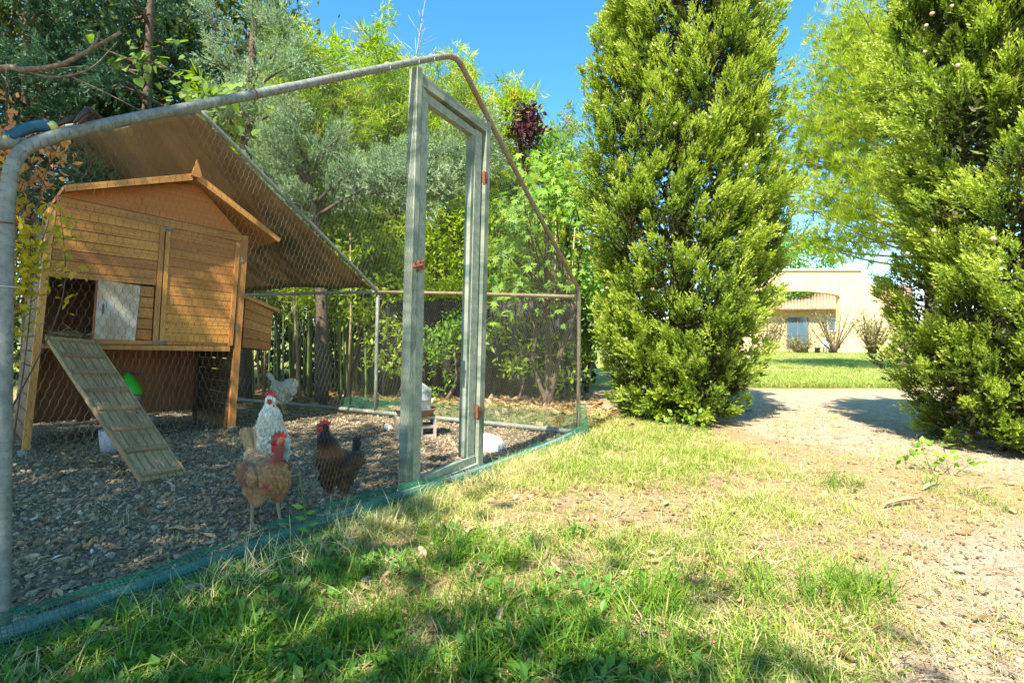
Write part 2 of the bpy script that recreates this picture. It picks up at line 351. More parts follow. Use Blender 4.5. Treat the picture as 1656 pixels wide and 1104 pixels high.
# ------------------------------------------------------------------ cage frame in plan
GA, GB = px(8, 1040, 1.446), gp(935, 703)
GA[2] = GB[2] = 0
GU = nrm(GB-GA); GLEN = np.linalg.norm(GB-GA); GN = A3(GU[1], -GU[0], 0)        # GN points out of the run, to the lawn
GVd = nrm(A3(-.88, .47, 0))
def on_plane(x, y, O, n):
    d = A3((x-CX)/F, 1, (CY-y)/F); o = A3(0, 0, CH); t = np.dot(O-o, n)/np.dot(d, n); return o+d*t
def onG(x, y, off=0.0): return on_plane(x, y, GA+GN*off, GN)
def gs(s, z, off=0.0): return GA+GU*s+Z3*z+GN*off

# ------------------------------------------------------------------ setting: ground, path, run floor
def sheet(name, xs, ys, mat, z=0.0, amp=0.0, seed=1):
    Xg, Yg = np.meshgrid(xs, ys); V = np.stack([Xg, Yg, np.zeros_like(Xg)+z], -1).reshape(-1, 3)
    if amp: V[:, 2] += amp*sn(V[:, :2], seed, 1.3)*np.clip(1-np.abs(V[:, 1]-5)/14, 0, 1)
    nx = len(xs); i = np.arange(len(ys)-1)[:, None]*nx; j = np.arange(nx-1)[None]
    Q = np.stack([i+j, i+j+1, i+nx+j+1, i+nx+j], -1).reshape(-1, 4)
    return tag(obj(name, mesh_np(name, V, [Q], smooth=True), mat), kind='structure')
def ragged(poly, seed, amp=.10, step=.06):
    P = np.asarray(poly, float); out = []
    for a, b in zip(P, np.roll(P, -1, 0)):
        n = max(2, int(np.linalg.norm(b-a)/step)); out += [a+(b-a)*t for t in np.linspace(0, 1, n, endpoint=False)]
    out = np.array(out); r = np.random.default_rng(seed)
    out += (np.stack([sn(out, seed, 4), sn(out, seed+1, 4)], -1)*amp+np.stack([sn(out, seed+2, 17), sn(out, seed+3, 17)], -1)*amp*.5)
    return out
def poly_sheet(name, poly, z, mat):
    bm = bmesh.new(); vs = [bm.verts.new((p[0], p[1], z)) for p in poly]; f = bm.faces.new(vs)
    if f.normal.z < 0: f.normal_flip()
    bmesh.ops.triangulate(bm, faces=[f]); me = bpy.data.meshes.new(name); bm.to_mesh(me); bm.free()
    return tag(obj(name, me, mat), kind='structure')
PATH = [gp(1400, 1085)[:2], gp(1470, 960)[:2], gp(1500, 862)[:2]*1.0, A3(2.75, 2.5), A3(3.2, 2.95), A3(2.5, 4.0), A3(2.2, 4.6), A3(2.3, 6.0), A3(3.0, 9.2), A3(9, 9.6), A3(16, 10), A3(16, 6.0), A3(7, 5.5), A3(5.2, 4.2), A3(4.6, 3.0), A3(6, 1.2), A3(5, -2), A3(1.2, -2), A3(.8, .7)]
def poly_dist(P, poly):
    poly = np.asarray(poly, float); d = np.full(len(P), 1e9)
    for a, b in zip(poly, np.roll(poly, -1, 0)):
        e = b-a; t = np.clip(((P-a)@e)/(e@e), 0, 1); d = np.minimum(d, np.linalg.norm(P-(a+e*t[:, None]), axis=1))
    x, y = P[:, 0], P[:, 1]; ins = np.zeros(len(P), bool); j = len(poly)-1
    for i in range(len(poly)):
        xi, yi = poly[i]; xj, yj = poly[j]; ins ^= ((yi > y) != (yj > y)) & (x < (xj-xi)*(y-yi)/((yj-yi)+1e-12)+xi); j = i
    return np.where(ins, d, -d)
xs = np.concatenate([[-600, -200, -60, -25], np.linspace(-12, 18, 170), [25, 60, 200, 600]])
ys = np.concatenate([[-600, -200, -60, -25], np.linspace(-6, 14, 115), [25, 40, 60, 200, 900]])
Xg, Yg = np.meshgrid(xs, ys); V = np.stack([Xg, Yg, np.full_like(Xg, -.006)], -1).reshape(-1, 3); nx = len(xs)
i = np.arange(len(ys)-1)[:, None]*nx; j = np.arange(nx-1)[None]; Q = np.stack([i+j, i+j+1, i+nx+j+1, i+nx+j], -1).reshape(-1, 4)
pd = poly_dist(V[:, :2], np.array([p[:2] for p in PATH])); mask = np.clip(.5+pd/.7, 0, 1)
inside = poly_dist(V[Q].mean(1)[:, :2], np.array([p[:2] for p in PATH])) > -.1
GM = m_ground()
for nm, sel in (('ground', ~inside), ('gravel_path', inside)):
    q = Q[sel]; used, inv = np.unique(q, return_inverse=True); tag(obj(nm, mesh_np(nm, V[used], [inv.reshape(-1, 4)], tint=mask[used], smooth=True), GM), kind='structure')
C2b = GB+GVd*2.45; C3b = GB+GVd*5.0; CLb = GA+GVd*5.2
RUN = [GA[:2]-GN[:2]*.0, GB[:2], C2b[:2], C3b[:2], CLb[:2]]
poly_sheet('run_floor', RUN, 0.0, m_bed())
# far wooded hills line
hx = np.linspace(-400, 500, 60); mb = MB()
top = np.stack([hx, 300+0*hx, 16+7*sn(hx[:, None], 3, .02)], -1); bot = top.copy(); bot[:, 2] = -2; bk = top+A3(0, 90, -30)
V = np.vstack([bot, top, bk]); n = len(hx); i = np.arange(n-1)
mb.add(V, np.concatenate([np.stack([i, i+1, n+i+1, n+i], -1), np.stack([n+i, n+i+1, 2*n+i+1, 2*n+i], -1)]))
tag(mb.build('hills', m_plain('hill_green', (.10, .13, .05), .95, 0, (.07, .10, .04), .2)), kind='structure')

# ------------------------------------------------------------------ leaf machinery
def leaf_quads(mb, p, d, side, L, W, tint, fold=.0, wide=.4):
    """diamond leaf: base, left, tip, right"""
    p = np.asarray(p, float); n = len(p); d = nrm(d); s = side-d*np.sum(side*d, -1, keepdims=True); s = nrm(s); up = np.cross(d, s)
    L = np.broadcast_to(L, (n,))[:, None]; W = np.broadcast_to(W, (n,))[:, None]
    m = p+d*L*wide
    V = np.stack([p, m+s*W*.5+up*W*fold, p+d*L, m-s*W*.5+up*W*fold], 1).reshape(-1, 3)
    Q = np.arange(n*4).reshape(-1, 4)
    mb.add(V, Q, np.repeat(np.broadcast_to(tint, (n,)), 4))
def rand_unit(r, n): return nrm(r.normal(size=(n, 3)))
def sprays(mb, r, P, Ax, Ls, tint, k=9, lw=.011, ll=.055, droop=0.0, ang=.75):
    """flat feathery conifer sprays at P along Ax with length Ls"""
    n = len(P); Ax = nrm(Ax); B = nrm(np.cross(Ax, rand_unit(r, n)))
    C = np.cross(Ax, B)
    for i in range(k):
        t = (i+.6)/k; sgn = 1 if i % 2 else -1
        base = P+Ax*(Ls*t)[:, None]+A3(0, 0, -droop)*(Ls*t*t)[:, None]
        a = ang*(1-.6*t) if i < k-1 else 0
        a = a+r.normal(0, .12, n)
        d = Ax*np.cos(a)[:, None]+B*(sgn*np.sin(a))[:, None]+C*r.normal(0, .22, n)[:, None]
        l = ll*(1.25-.55*t)*r.uniform(.75, 1.25, n)
        leaf_quads(mb, base, d, C+B*r.normal(0, .7, n)[:, None], l, lw*r.uniform(.8, 1.3, n), np.clip(tint+.22*(t-.5)+r.normal(0, .07, n), 0, 1))
def plume(mb, r, c, ax, Lp, Rp, ns, tint, k=8, lw=.012, ll=.055, ls=.14, spread=.55, grad=.25):
    """one plume: ns sprays in a teardrop about the axis"""
    ax = nrm(ax); t = r.uniform(0, 1, ns)**.8
    rr = Rp*np.sin(np.pi*np.clip(t*.85+.12, 0, 1))*np.sqrt(r.uniform(.15, 1, ns)); th = r.uniform(0, 6.28, ns)
    e1 = nrm(np.cross(ax, A3(.3, .2, 1) if abs(ax[2]) < .9 else X3)); e2 = np.cross(ax, e1)
    off = e1[None]*(rr*np.cos(th))[:, None]+e2[None]*(rr*np.sin(th))[:, None]
    P = c+ax[None]*(t*Lp)[:, None]+off
    D = ax[None]+off/max(Rp, 1e-3)*spread+r.normal(0, .18, (ns, 3))
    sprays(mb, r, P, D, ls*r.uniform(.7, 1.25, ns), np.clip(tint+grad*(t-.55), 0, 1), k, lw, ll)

def trunk_mesh(pts, r0, r1, sides=9):
    P = smooth_path(pts, 5); return add_tube(MB(), P, np.linspace(r0, r1, len(P)), sides)

# ------------------------------------------------------------------ the two big cypresses
def cypress(loc, prof, label, seed, nclump, lw, ll, ns, extra=10):
    r = np.random.default_rng(seed); loc = A3(*loc); t = thing('cypress_tree', loc, label, 'tree', 'tall clipped cypress trees')
    H = prof[-1][0]; zs = [p[0] for p in prof]; rs = [p[1] for p in prof]
    tm = MB(); add_tube(tm, [loc+A3(0, 0, -.05), loc+A3(.03, .02, H*.4), loc+A3(0, 0, H*.93)], [.16, .11, .02], 10)
    for i in range(26):
        z = r.uniform(.25, H*.85); a = r.uniform(0, 6.28); R = np.interp(z, zs, rs)*.8
        b = loc+A3(0, 0, z); d = A3(math.cos(a), math.sin(a), 0)
        add_tube(tm, smooth_path([b, b+d*R*.45+Z3*R*.35, b+d*R*.9+Z3*R*.95], 4), np.linspace(.028, .008, 9), 5)
    tm.build('trunk', M['bark'], t)
    tocam = math.atan2(-loc[1], -loc[0])
    cm_ = MB()
    for i in range(nclump):
        while True:
            z = r.uniform(.03, H); R = np.interp(z, zs, rs)
            if r.uniform(0, 1.2) < R+.15: break
        a = tocam+(r.uniform(-1.75, 1.75) if r.uniform() < .86 else r.uniform(1.75, 4.53))
        lump = 1+.09*math.sin(a*3+z*2.1+seed)+.06*math.sin(a*5-z*3.7)
        rr = R*lump*(r.uniform(.66, .96))
        d = A3(math.cos(a), math.sin(a), 0); low = np.clip(1-z/.8, 0, 1); swirl = A3(-d[1], d[0], 0)*(math.sin(z*2.3+a*2)*.5)
        ax = d*r.uniform(.35, .8)+Z3*(r.uniform(.55, 1.35)*(1-.9*low))+swirl+r.normal(0, .16, 3)
        Lp = r.uniform(.22, .46)*(1-.3*low)
        c = loc+d*(rr-Lp*.22)+Z3*(z-.14)
        c[2] = max(c[2], .05)
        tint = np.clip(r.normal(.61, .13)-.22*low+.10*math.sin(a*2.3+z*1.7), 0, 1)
        if r.uniform() < .035: tint = .02
        big = r.uniform(.6, 1.5)
        plume(cm_, r, c, ax, Lp*big**.5, r.uniform(.05, .095)*big, int(ns*big), tint, 7, lw, ll, r.uniform(.06, .11), r.uniform(.25, .6), .7)  # tint runs from dark recess to bright tip, light put into the colour
    for i in range(extra):                                             # a few long loose plumes breaking the outline
        z = r.uniform(1.2, H*.8); R = np.interp(z, zs, rs); a = r.uniform(0, 6.28); d = A3(math.cos(a), math.sin(a), 0)
        plume(cm_, r, loc+d*R*.8+Z3*z, d*1.0+Z3*r.uniform(.3, .8), r.uniform(.35, .5), .08, 40, .62, 8, lw, ll, .10, .4, .5)
    V = np.concatenate(cm_.V); V[:, 2] = np.maximum(V[:, 2], .01)
    cm_.V = [V]
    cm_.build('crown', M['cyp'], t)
    im = MB(); n = 26000                                               # dead inner twigs and scales, the core's shade put into their colour
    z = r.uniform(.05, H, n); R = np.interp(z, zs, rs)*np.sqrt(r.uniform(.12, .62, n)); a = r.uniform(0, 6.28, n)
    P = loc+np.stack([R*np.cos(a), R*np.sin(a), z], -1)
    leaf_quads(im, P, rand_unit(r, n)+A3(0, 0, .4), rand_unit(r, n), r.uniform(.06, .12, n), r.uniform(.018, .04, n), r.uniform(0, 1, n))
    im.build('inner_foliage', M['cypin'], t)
    # cones
    cone = MB(); V, Q = lathe([(0, -.014), (.010, -.010), (.0145, 0), (.011, .009), (0, .013)], (0, 0, 0), 7); cone.add(V, Q)
    cme = cone.mesh('cone'); cme.materials.append(M['conemat'])
    for i in range(46):
        z = r.uniform(.6, min(H, 4.6)); R = np.interp(z, zs, rs); a = tocam+r.uniform(-1.4, 1.4)
        p = loc+A3(math.cos(a), math.sin(a), 0)*R*r.uniform(.98, 1.06)+Z3*z
        o = obj('cone', cme, None, t); o.location = p; s = r.uniform(.85, 1.3); o.scale = (s, s, s); o.rotation_euler = tuple(r.uniform(0, 3, 3))
    return t
M['conemat'] = m_plain('cypress_cone', (.50, .38, .28), .8, 0, (.36, .26, .19), 60)
cypress((1.85, 5.65, 0), [(0, .26), (.2, .58), (.6, .76), (1.2, .90), (1.9, .97), (2.6, .96), (3.3, .92), (4.0, .90), (4.6, .86), (5.0, .66), (5.3, .36), (5.5, .05)],
        'broad bright green cypress tree right of the chicken run', 11, 920, .0138, .040, 42)
cypress((4.16, 4.05, 0), [(0, .42), (.25, .72), (.7, .86), (1.3, .94), (2.0, .97), (3.0, .97), (3.7, .93), (4.1, .8), (4.4, .5), (4.65, .04)],
        'dense cypress tree at the right edge beside the gravel path', 12, 860, .0122, .036, 46, 4)

# ------------------------------------------------------------------ blue junipers and dark conifers behind the run
def conifer_limbs(t, limbs, mat, r, dens, pl=.32, pr=.1, ns=16, tint=.55, lw=.013, ll=.05, bark='bark', rad=.03, fan=.9, start=.15):
    tm = MB(); cm_ = MB()
    for lm in limbs:
        P = smooth_path(lm, 6); add_tube(tm, P, np.linspace(rad, rad*.2, len(P)), 6)
        Lg = np.sum(np.linalg.norm(np.diff(P, axis=0), axis=1)); n = max(3, int(Lg*dens))
        for i in range(n):
            f = r.uniform(start, 1); j = min(len(P)-2, int(f*(len(P)-1))); d = nrm(P[j+1]-P[j]); c = P[j]+(P[j+1]-P[j])*r.uniform()
            ax = d*.6+rand_unit(r, 1)[0]*fan+Z3*.25
            plume(cm_, r, c, ax, pl*r.uniform(.6, 1.2), pr*r.uniform(.8, 1.3), ns, np.clip(r.normal(tint, .15), 0, 1), 7, lw, ll, .1)
    tm.build('branch', M[bark], t); cm_.build('crown', M[mat], t); return t
r = np.random.default_rng(21)
# juniper A: trunk near px (395, ...) with sweeping right limb
JA = px(392, 640, 7.3); JA[2] = 0
t = thing('blue_juniper', JA, 'blue grey juniper sweeping its branches above the tarp roof', 'tree', 'blue grey junipers behind the run')
tm = trunk_mesh([JA, px(395, 400, 7.3), px(402, 160, 7.2), px(425, -60, 7.2)], .13, .04); tm.build('trunk', M['bark'], t)
limbs = [[px(400, 150, 7.2), px(380, 120, 7.0), px(345, 95, 6.8)], [px(402, 140, 7.2), px(440, 90, 7.0), px(470, 40, 6.9)], [px(405, 100, 7.2), px(415, 40, 7.1), px(420, -40, 7.1)],
         [px(400, 180, 7.2), px(430, 130, 6.8), px(500, 95, 6.6)], [px(402, 60, 7.2), px(450, 10, 7.0), px(440, -50, 6.9)], [px(398, 200, 7.2), px(430, 190, 6.8), px(470, 170, 6.6)],
         [px(400, 230, 7.2), px(370, 190, 6.9), px(380, 150, 6.6)], [px(400, 110, 7.2), px(360, 60, 7.0), px(335, 20, 6.9)]]
conifer_limbs(t, limbs, 'jun', r, 28, .34, .085, 18, .56, .011, .04)
JB = px(520, 640, 7.0); JB[2] = 0
t = thing('blue_juniper', JB, 'low blue grey juniper reaching right behind the door frame', 'tree', 'blue grey junipers behind the run')
trunk_mesh([JB, px(520, 480, 7.0), px(505, 330, 7.0), px(490, 260, 7.0)], .10, .035).build('trunk', M['bark'], t)
limbs = [[px(510, 330, 7.0), px(560, 285, 6.7), px(640, 265, 6.5)], [px(512, 350, 7.0), px(600, 300, 6.6), px(700, 290, 6.3)], [px(560, 310, 6.8), px(660, 270, 6.4), px(745, 240, 6.1), px(785, 222, 6.0)],
         [px(640, 300, 6.5), px(710, 275, 6.2), px(775, 265, 6.0)], [px(500, 300, 7.0), px(470, 260, 6.8), px(440, 235, 6.6)], [px(500, 320, 7.0), px(460, 305, 6.8), px(420, 275, 6.6)],
         [px(500, 300, 7.0), px(520, 250, 6.8), px(560, 215, 6.7)], [px(505, 340, 7.0), px(480, 330, 6.7), px(455, 330, 6.5)], [px(500, 270, 7.0), px(480, 230, 6.8), px(470, 205, 6.7)], [px(600, 310, 6.6), px(680, 320, 6.3), px(730, 310, 6.2)]]
conifer_limbs(t, limbs, 'jun', r, 40, .32, .08, 18, .6, .011, .04)
# dark conifers top left
for (bx, D, lab, sd) in ((238, 6.6, 'dark shaded conifer with a bare brown trunk behind the hut roof', 1), (40, 6.4, 'dark green conifer at the upper left corner', 2), (300, 9.0, 'tall dark conifer rising behind the grey junipers', 3)):
    r = np.random.default_rng(30+sd); b = px(bx, 640, D); b[2] = 0
    t = thing('dark_conifer', b, lab, 'tree', 'dark conifers at the left')
    trunk_mesh([b, b+A3(.05, 0, 1.6), b+A3(-.05, .05, 3.4), b+A3(.1, 0, 6.5)], .12 if sd == 1 else .07, .03).build('trunk', M['bark'], t)
    limbs = []
    for i in range(26 if sd != 3 else 30):
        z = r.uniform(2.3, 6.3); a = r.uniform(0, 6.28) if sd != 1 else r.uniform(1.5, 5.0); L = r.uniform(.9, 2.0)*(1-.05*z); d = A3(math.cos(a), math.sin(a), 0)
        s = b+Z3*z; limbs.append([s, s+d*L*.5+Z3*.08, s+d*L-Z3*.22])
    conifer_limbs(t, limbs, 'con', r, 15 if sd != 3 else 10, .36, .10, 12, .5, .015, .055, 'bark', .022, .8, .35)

# ------------------------------------------------------------------ bamboo grove
def bamboo_proto(seed, H):
    r = np.random.default_rng(seed); cu = MB(); lf = MB()
    bend = r.uniform(.2, .7); a0 = r.uniform(0, 6.28); d = A3(math.cos(a0), math.sin(a0), 0)
    tt = np.linspace(0, 1, 22); P = Z3[None]*(tt*H)[:, None]+d[None]*(bend*tt**2.4)[:, None]
    rad = np.where(np.arange(22) % 2 == 0, 1.12, 1.0)*np.linspace(.021, .004, 22); add_tube(cu, P, rad, 7)
    nn = 62
    for i in range(nn):
        f = r.uniform(.14, 1.0)**.7; c = np.array([np.interp(f, tt, P[:, k]) for k in range(3)])
        a = r.uniform(0, 6.28); L = r.uniform(.3, .85)*(1.1-.38*f); bd = A3(math.cos(a), math.sin(a), r.uniform(.3, .9))
        e = c+nrm(bd)*L; m = (c+e)/2+Z3*.05; e = e-Z3*.10
        B = smooth_path([c, m, e], 4); add_tube(cu, B, np.linspace(.004, .0015, len(B)), 3)
        k = 36; u = r.uniform(.25, 1.05, k); pp = np.array([B[min(len(B)-1, int(x*(len(B)-1)))] for x in np.clip(u, 0, 1)])+r.normal(0, .035, (k, 3))
        dirs = nrm(bd)[None]*.7+rand_unit(r, k)*.9-Z3[None]*.35
        leaf_quads(lf, pp, dirs, rand_unit(r, k), r.uniform(.10, .18, k), r.uniform(.015, .026, k), np.clip(r.normal(.5, .2)+r.normal(0, .13, k)+.12*(f-.5), 0, 1), .12, .35)
    return cu.mesh('culm'), lf.mesh('leaves')
protos = [bamboo_proto(100+i, h) for i, h in enumerate((5.2, 5.8, 6.4, 4.4, 5.6, 6.0, 3.6))]
r = np.random.default_rng(50)
def cane_zone(x, kind):
    w = 'left of the rear corner post' if x < 600 else 'between the rear post and the door' if x < 662 else 'seen through the door frame' if x < 785 else 'right of the door frame'
    return '%s %s' % (kind, w), '%s %s' % ('bamboo canes' if 'leafy' in kind else 'bare stems', w)
def bamboo(p, k, s, rz, label, group):
    label, group = cane_zone(CX+F*p[0]/p[1], 'tall leafy yellow green bamboo cane')
    t = thing('bamboo', p, label, 'bamboo', group)
    for nm, me, m in (('culm', protos[k][0], M['culm']), ('leaves', protos[k][1], M['bam'])):
        o = bpy.data.objects.new(nm, me); COL.objects.link(o); o.parent = t
        if not me.materials: me.materials.append(m)
    t.rotation_euler = (0, 0, rz); t.scale = (s, s, s*r.uniform(.9, 1.1)); return t
spots = []
for i in range(112):
    x = r.uniform(395, 905) if i < 84 else r.uniform(450, 770); D = r.uniform(7.4, 10.2) if x < 615 else r.uniform(8.1, 10.2)
    spots.append((x, D))
for x, D in spots:
    p = px(x, 640, D); p[2] = 0
    lim = np.interp(x, [400, 560, 690, 760, 812, 835, 905], [75, 70, 95, 150, 160, 280, 280])+r.uniform(0, 120)     # top of the grove in the picture
    H = CH+(CY-lim)/F*D; k = int(r.integers(0, 7)); h = (5.2, 5.8, 6.4, 4.4, 5.6, 6.0, 3.6)[k]
    bamboo(p, k, float(np.clip(H/h, .5, 1.25)), r.uniform(0, 6.28), 'leafy yellow green bamboo cane in the grove behind the run', 'bamboo canes behind the run')
for x, D, top in ((600, 8.6, 32), (668, 8.8, 88), (790, 8.8, 125), (700, 9.2, 92)):
    p = px(x, 640, D); p[2] = 0; H = CH+(CY-top)/F*D
    bamboo(p, 1, H/5.8, r.uniform(0, 6.28), 'leafy yellow green bamboo cane in the grove behind the run', 'bamboo canes behind the run')
# a bleached dead tip standing above the grove
p = px(640, 640, 8.9); p[2] = 0; t = thing('dry_bamboo', p, 'bleached dry bamboo tip standing above the green grove', 'bamboo'); mb = MB()
tip = px(690, -15, 8.9); base = px(655, 200, 8.9)
add_tube(mb, [p, base, tip], [.014, .009, .002], 5)
for i in range(26):
    f = r.uniform(.2, 1); c = base+(tip-base)*f; e = c+A3(r.normal(0, .35), r.normal(0, .2), r.uniform(.25, .6))*(1.2-f); add_tube(mb, [c, (c+e)/2+A3(0, 0, .01), e], [.005, .004, .0015], 3)
mb.build('dead_stem', m_plain('bleached_cane', (.55, .50, .42), .8), t)
# low green and dead stems inside the grove
r = np.random.default_rng(61); n = 0
for i in range(34):
    x = r.uniform(395, 925); D = r.uniform(7.0, 8.6) if x < 610 else r.uniform(8.0, 8.9); p = px(x, 640, D); p[2] = 0
    H = r.uniform(2.2, 3.4); lb_, gr_ = cane_zone(x, 'thin low bare bamboo stem'); t = thing('bamboo', p, lb_, 'bamboo', gr_); mb = MB()
    q = p+A3(r.normal(0, .12), r.normal(0, .1), H); add_tube(mb, [p, (p+q)/2+A3(r.normal(0, .03), 0, 0), q], [.018, .015, .01], 6)
    mb.build('culm', M['culm'] if r.uniform() < .6 else M['sheath'], t)
    lf = MB(); k = 60; f = r.uniform(.35, 1, k); pp = p+(q-p)*f[:, None]+r.normal(0, .14, (k, 3))
    leaf_quads(lf, pp, rand_unit(r, k)-Z3*.5, rand_unit(r, k), r.uniform(.09, .15, k), r.uniform(.012, .02, k), np.clip(r.normal(.35, .15, k), 0, 1), .12, .35)
    lf.build('leaves', M['bam'], t)

# dark shade net hung along the back of the grove's edge
NS = 90; xsn = np.linspace(612, 940, NS); top_ = np.array([px(x, 487+4*math.sin(x*.05), 7.75+.06*math.sin(x*.31)+.04*math.sin(x*.83)) for x in xsn]); bot_ = top_.copy(); bot_[:, 2] = .05+.03*np.sin(xsn*.21)
mid_ = (top_+bot_)/2+np.stack([0*xsn, .05*np.sin(xsn*.47), 0*xsn], -1)
V = np.vstack([bot_, mid_, top_]); i = np.arange(NS-1)
t = thing('shade_net', (top_[0]+top_[-1])/2*A3(1, 1, 0), 'dark charcoal shade net hanging behind the right side of the run', 'shade net')
mb = MB(); mb.add(V, np.concatenate([np.stack([i, i+1, NS+i+1, NS+i], -1), np.stack([NS+i, NS+i+1, 2*NS+i+1, 2*NS+i], -1)])); o = mb.build('netting', m_plain('charcoal_netting', (.055, .05, .055), .9, 0, (.028, .026, .028), 14, .2), t, True); md = o.modifiers.new('t', 'SOLIDIFY'); md.thickness = .004
add_tube(MB(), top_, .006, 5).build('cord', M['black'], t)
for x in (640, 760, 900): b_ = px(x, 640, 7.86); b_[2] = 0; add_tube(MB(), [b_, b_+Z3*1.5], .02, 7).build('stake', M['bark'], t)

# dense undergrowth behind everything on the left, deep shade put into its leaf colour
r = np.random.default_rng(70); mb = MB(); n = 30000
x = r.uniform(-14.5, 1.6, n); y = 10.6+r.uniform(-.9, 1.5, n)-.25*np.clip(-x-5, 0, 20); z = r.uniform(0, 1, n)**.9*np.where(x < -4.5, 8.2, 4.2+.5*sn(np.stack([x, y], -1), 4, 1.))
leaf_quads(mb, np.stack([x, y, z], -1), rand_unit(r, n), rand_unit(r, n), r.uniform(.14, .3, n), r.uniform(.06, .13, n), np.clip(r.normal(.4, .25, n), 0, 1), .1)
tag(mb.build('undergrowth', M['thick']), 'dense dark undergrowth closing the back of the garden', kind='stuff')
# broad leaved trees in the dark corner, gaps of light between leaves
def leafy_tree(name, base, H, crown, nleaf, L, W, mat, label, cat, seed, group=None, r0=.12, tmean=.5, clump=60, trunk='bark'):
    r = np.random.default_rng(seed); base = A3(*base); t = thing(name, base, label, cat, group)
    (cx, cy, cz), (rx, ry, rz) = crown; cc = A3(cx, cy, cz)
    tm = MB(); P = smooth_path([base, base*.5+A3(cx, cy, cz-rz*.4)*.5+A3(.08, .05, 0), cc], 6); add_tube(tm, P, np.linspace(r0, r0*.3, len(P)), 8)
    C = rand_unit(r, clump)*(r.uniform(.25, 1, clump)**.45)[:, None]*A3(rx, ry, rz)+cc
    for c in C[::2]:
        s = P[int(len(P)*r.uniform(.55, .95))]; add_tube(tm, smooth_path([s, (s+c)/2-Z3*.05, c], 3), np.linspace(r0*.22, r0*.06, 7), 4)
    tm.build('trunk', M[trunk], t)
    lm = MB(); per = nleaf//clump
    for c in C:
        sz = .28*min(rx, ry, rz)+.08
        p = c+r.normal(0, 1, (per, 3))*sz*A3(1, 1, .7)*.62
        leaf_quads(lm, p, rand_unit(r, per)-Z3*.25, rand_unit(r, per), L*r.uniform(.7, 1.3, per), W*r.uniform(.7, 1.3, per), np.clip(r.normal(tmean, .12)+r.normal(0, .12, per), 0, 1), .1, .45)
    lm.build('crown', M[mat], t); return t
def ground_at(x, D): p = px(x, 600, D); p[2] = 0; return p
leafy_tree('broadleaf_tree', ground_at(120, 8.2), 5, (tuple(px(130, 40, 8.2)), (1.9, 1.3, 1.9)), 7000, .13, .07, 'thick', 'dark broadleaf tree filling the space behind the hut', 'tree', 71, None, .12, .5, 90)
leafy_tree('broadleaf_tree', ground_at(330, 9.2), 5, (tuple(px(330, 90, 9.2)), (1.6, 1.2, 2.0)), 5000, .12, .06, 'thick', 'green broadleaf tree between the dark conifer and the junipers', 'tree', 72, None, .12, .62, 80)
leafy_tree('broadleaf_tree', ground_at(-60, 7.0), 5, (tuple(px(-40, 150, 7.0)), (1.5, 1.2, 2.2)), 4500, .12, .065, 'thick', 'leafy dark tree at the left edge behind the yellow shrub', 'tree', 73, None, .1, .5, 70)
leafy_tree('purple_plum', ground_at(848, 8.3), 5, (tuple(px(848, 208, 8.3)), (.24, .25, .36)), 800, .075, .05, 'plum', 'dark purple leaved tree standing above the green hedge', 'tree', 74, None, .07, .5, 40)
leafy_tree('green_bush', ground_at(880, 9.0), 3, (tuple(px(872, 310, 9.0)), (.85, .8, 1.1)), 3600, .11, .05, 'fig', 'bright green bush below the purple tree', 'bush', 75, None, .06, .62, 50)
leafy_tree('green_bush', ground_at(770, 8.2), 3, (tuple(px(765, 420, 8.2)), (.9, .7, 1.0)), 3800, .09, .035, 'bam', 'yellow green bush seen through the door frame', 'bush', 76, None, .05, .55, 50)
leafy_tree('green_bush', ground_at(560, 7.6), 3, (tuple(px(575, 430, 7.5)), (.8, .6, .8)), 3400, .09, .035, 'bam', 'yellow green bush under the reaching juniper', 'bush', 77, None, .05, .55, 50)
leafy_tree('green_bush', ground_at(720, 7.2), 2, (tuple(px(735, 560, 7.2)), (.5, .4, .45)), 900, .09, .04, 'fig', 'small leafy bush behind the galvanised drinker', 'bush', 78, None, .03, .5, 24)
for x, y, D, sx, sz, nl, lb in ((838, 545, 7.3, .5, .55, 520, 'loose bush before the right half of the dark net'), (640, 560, 7.3, .42, .5, 480, 'loose leafy bush before the left end of the dark net'), (905, 590, 7.2, .3, .4, 260, 'small thin bush at the right end of the dark net')):
    leafy_tree('green_bush', ground_at(x, D), 2, (tuple(px(x, y, D)), (sx, .3, sz)), nl, .09, .035, 'bam', lb, 'bush', int(x), None, .02, .45, 20)
leafy_tree('green_bush', ground_at(948, 8.6), 3, (tuple(px(945, 500, 8.6)), (.55, .5, 1.0)), 3000, .10, .05, 'fig', 'green bush filling the gap between the run and the cypress', 'bush', 79, None, .05, .5, 40)
# blue conifer far right of the grove
b = ground_at(915, 12.0); t = thing('blue_conifer', b, 'small pointed blue green conifer left of the broad cypress', 'tree'); r = np.random.default_rng(80)
trunk_mesh([b, b+Z3*3, b+Z3*6.2], .1, .02).build('trunk', M['bark'], t)
limbs = []
for i in range(40):
    z = r.uniform(2.6, 6.0); a = r.uniform(0, 6.28); L = (6.6-z)*.26+.1; d = A3(math.cos(a), math.sin(a), .5); limbs.append([b+Z3*z, b+Z3*z+d*L*.5, b+Z3*z+d*L])
conifer_limbs(t, limbs, 'jun', r, 9, .3, .1, 9, .55, .02, .08, 'bark', .02, .5)

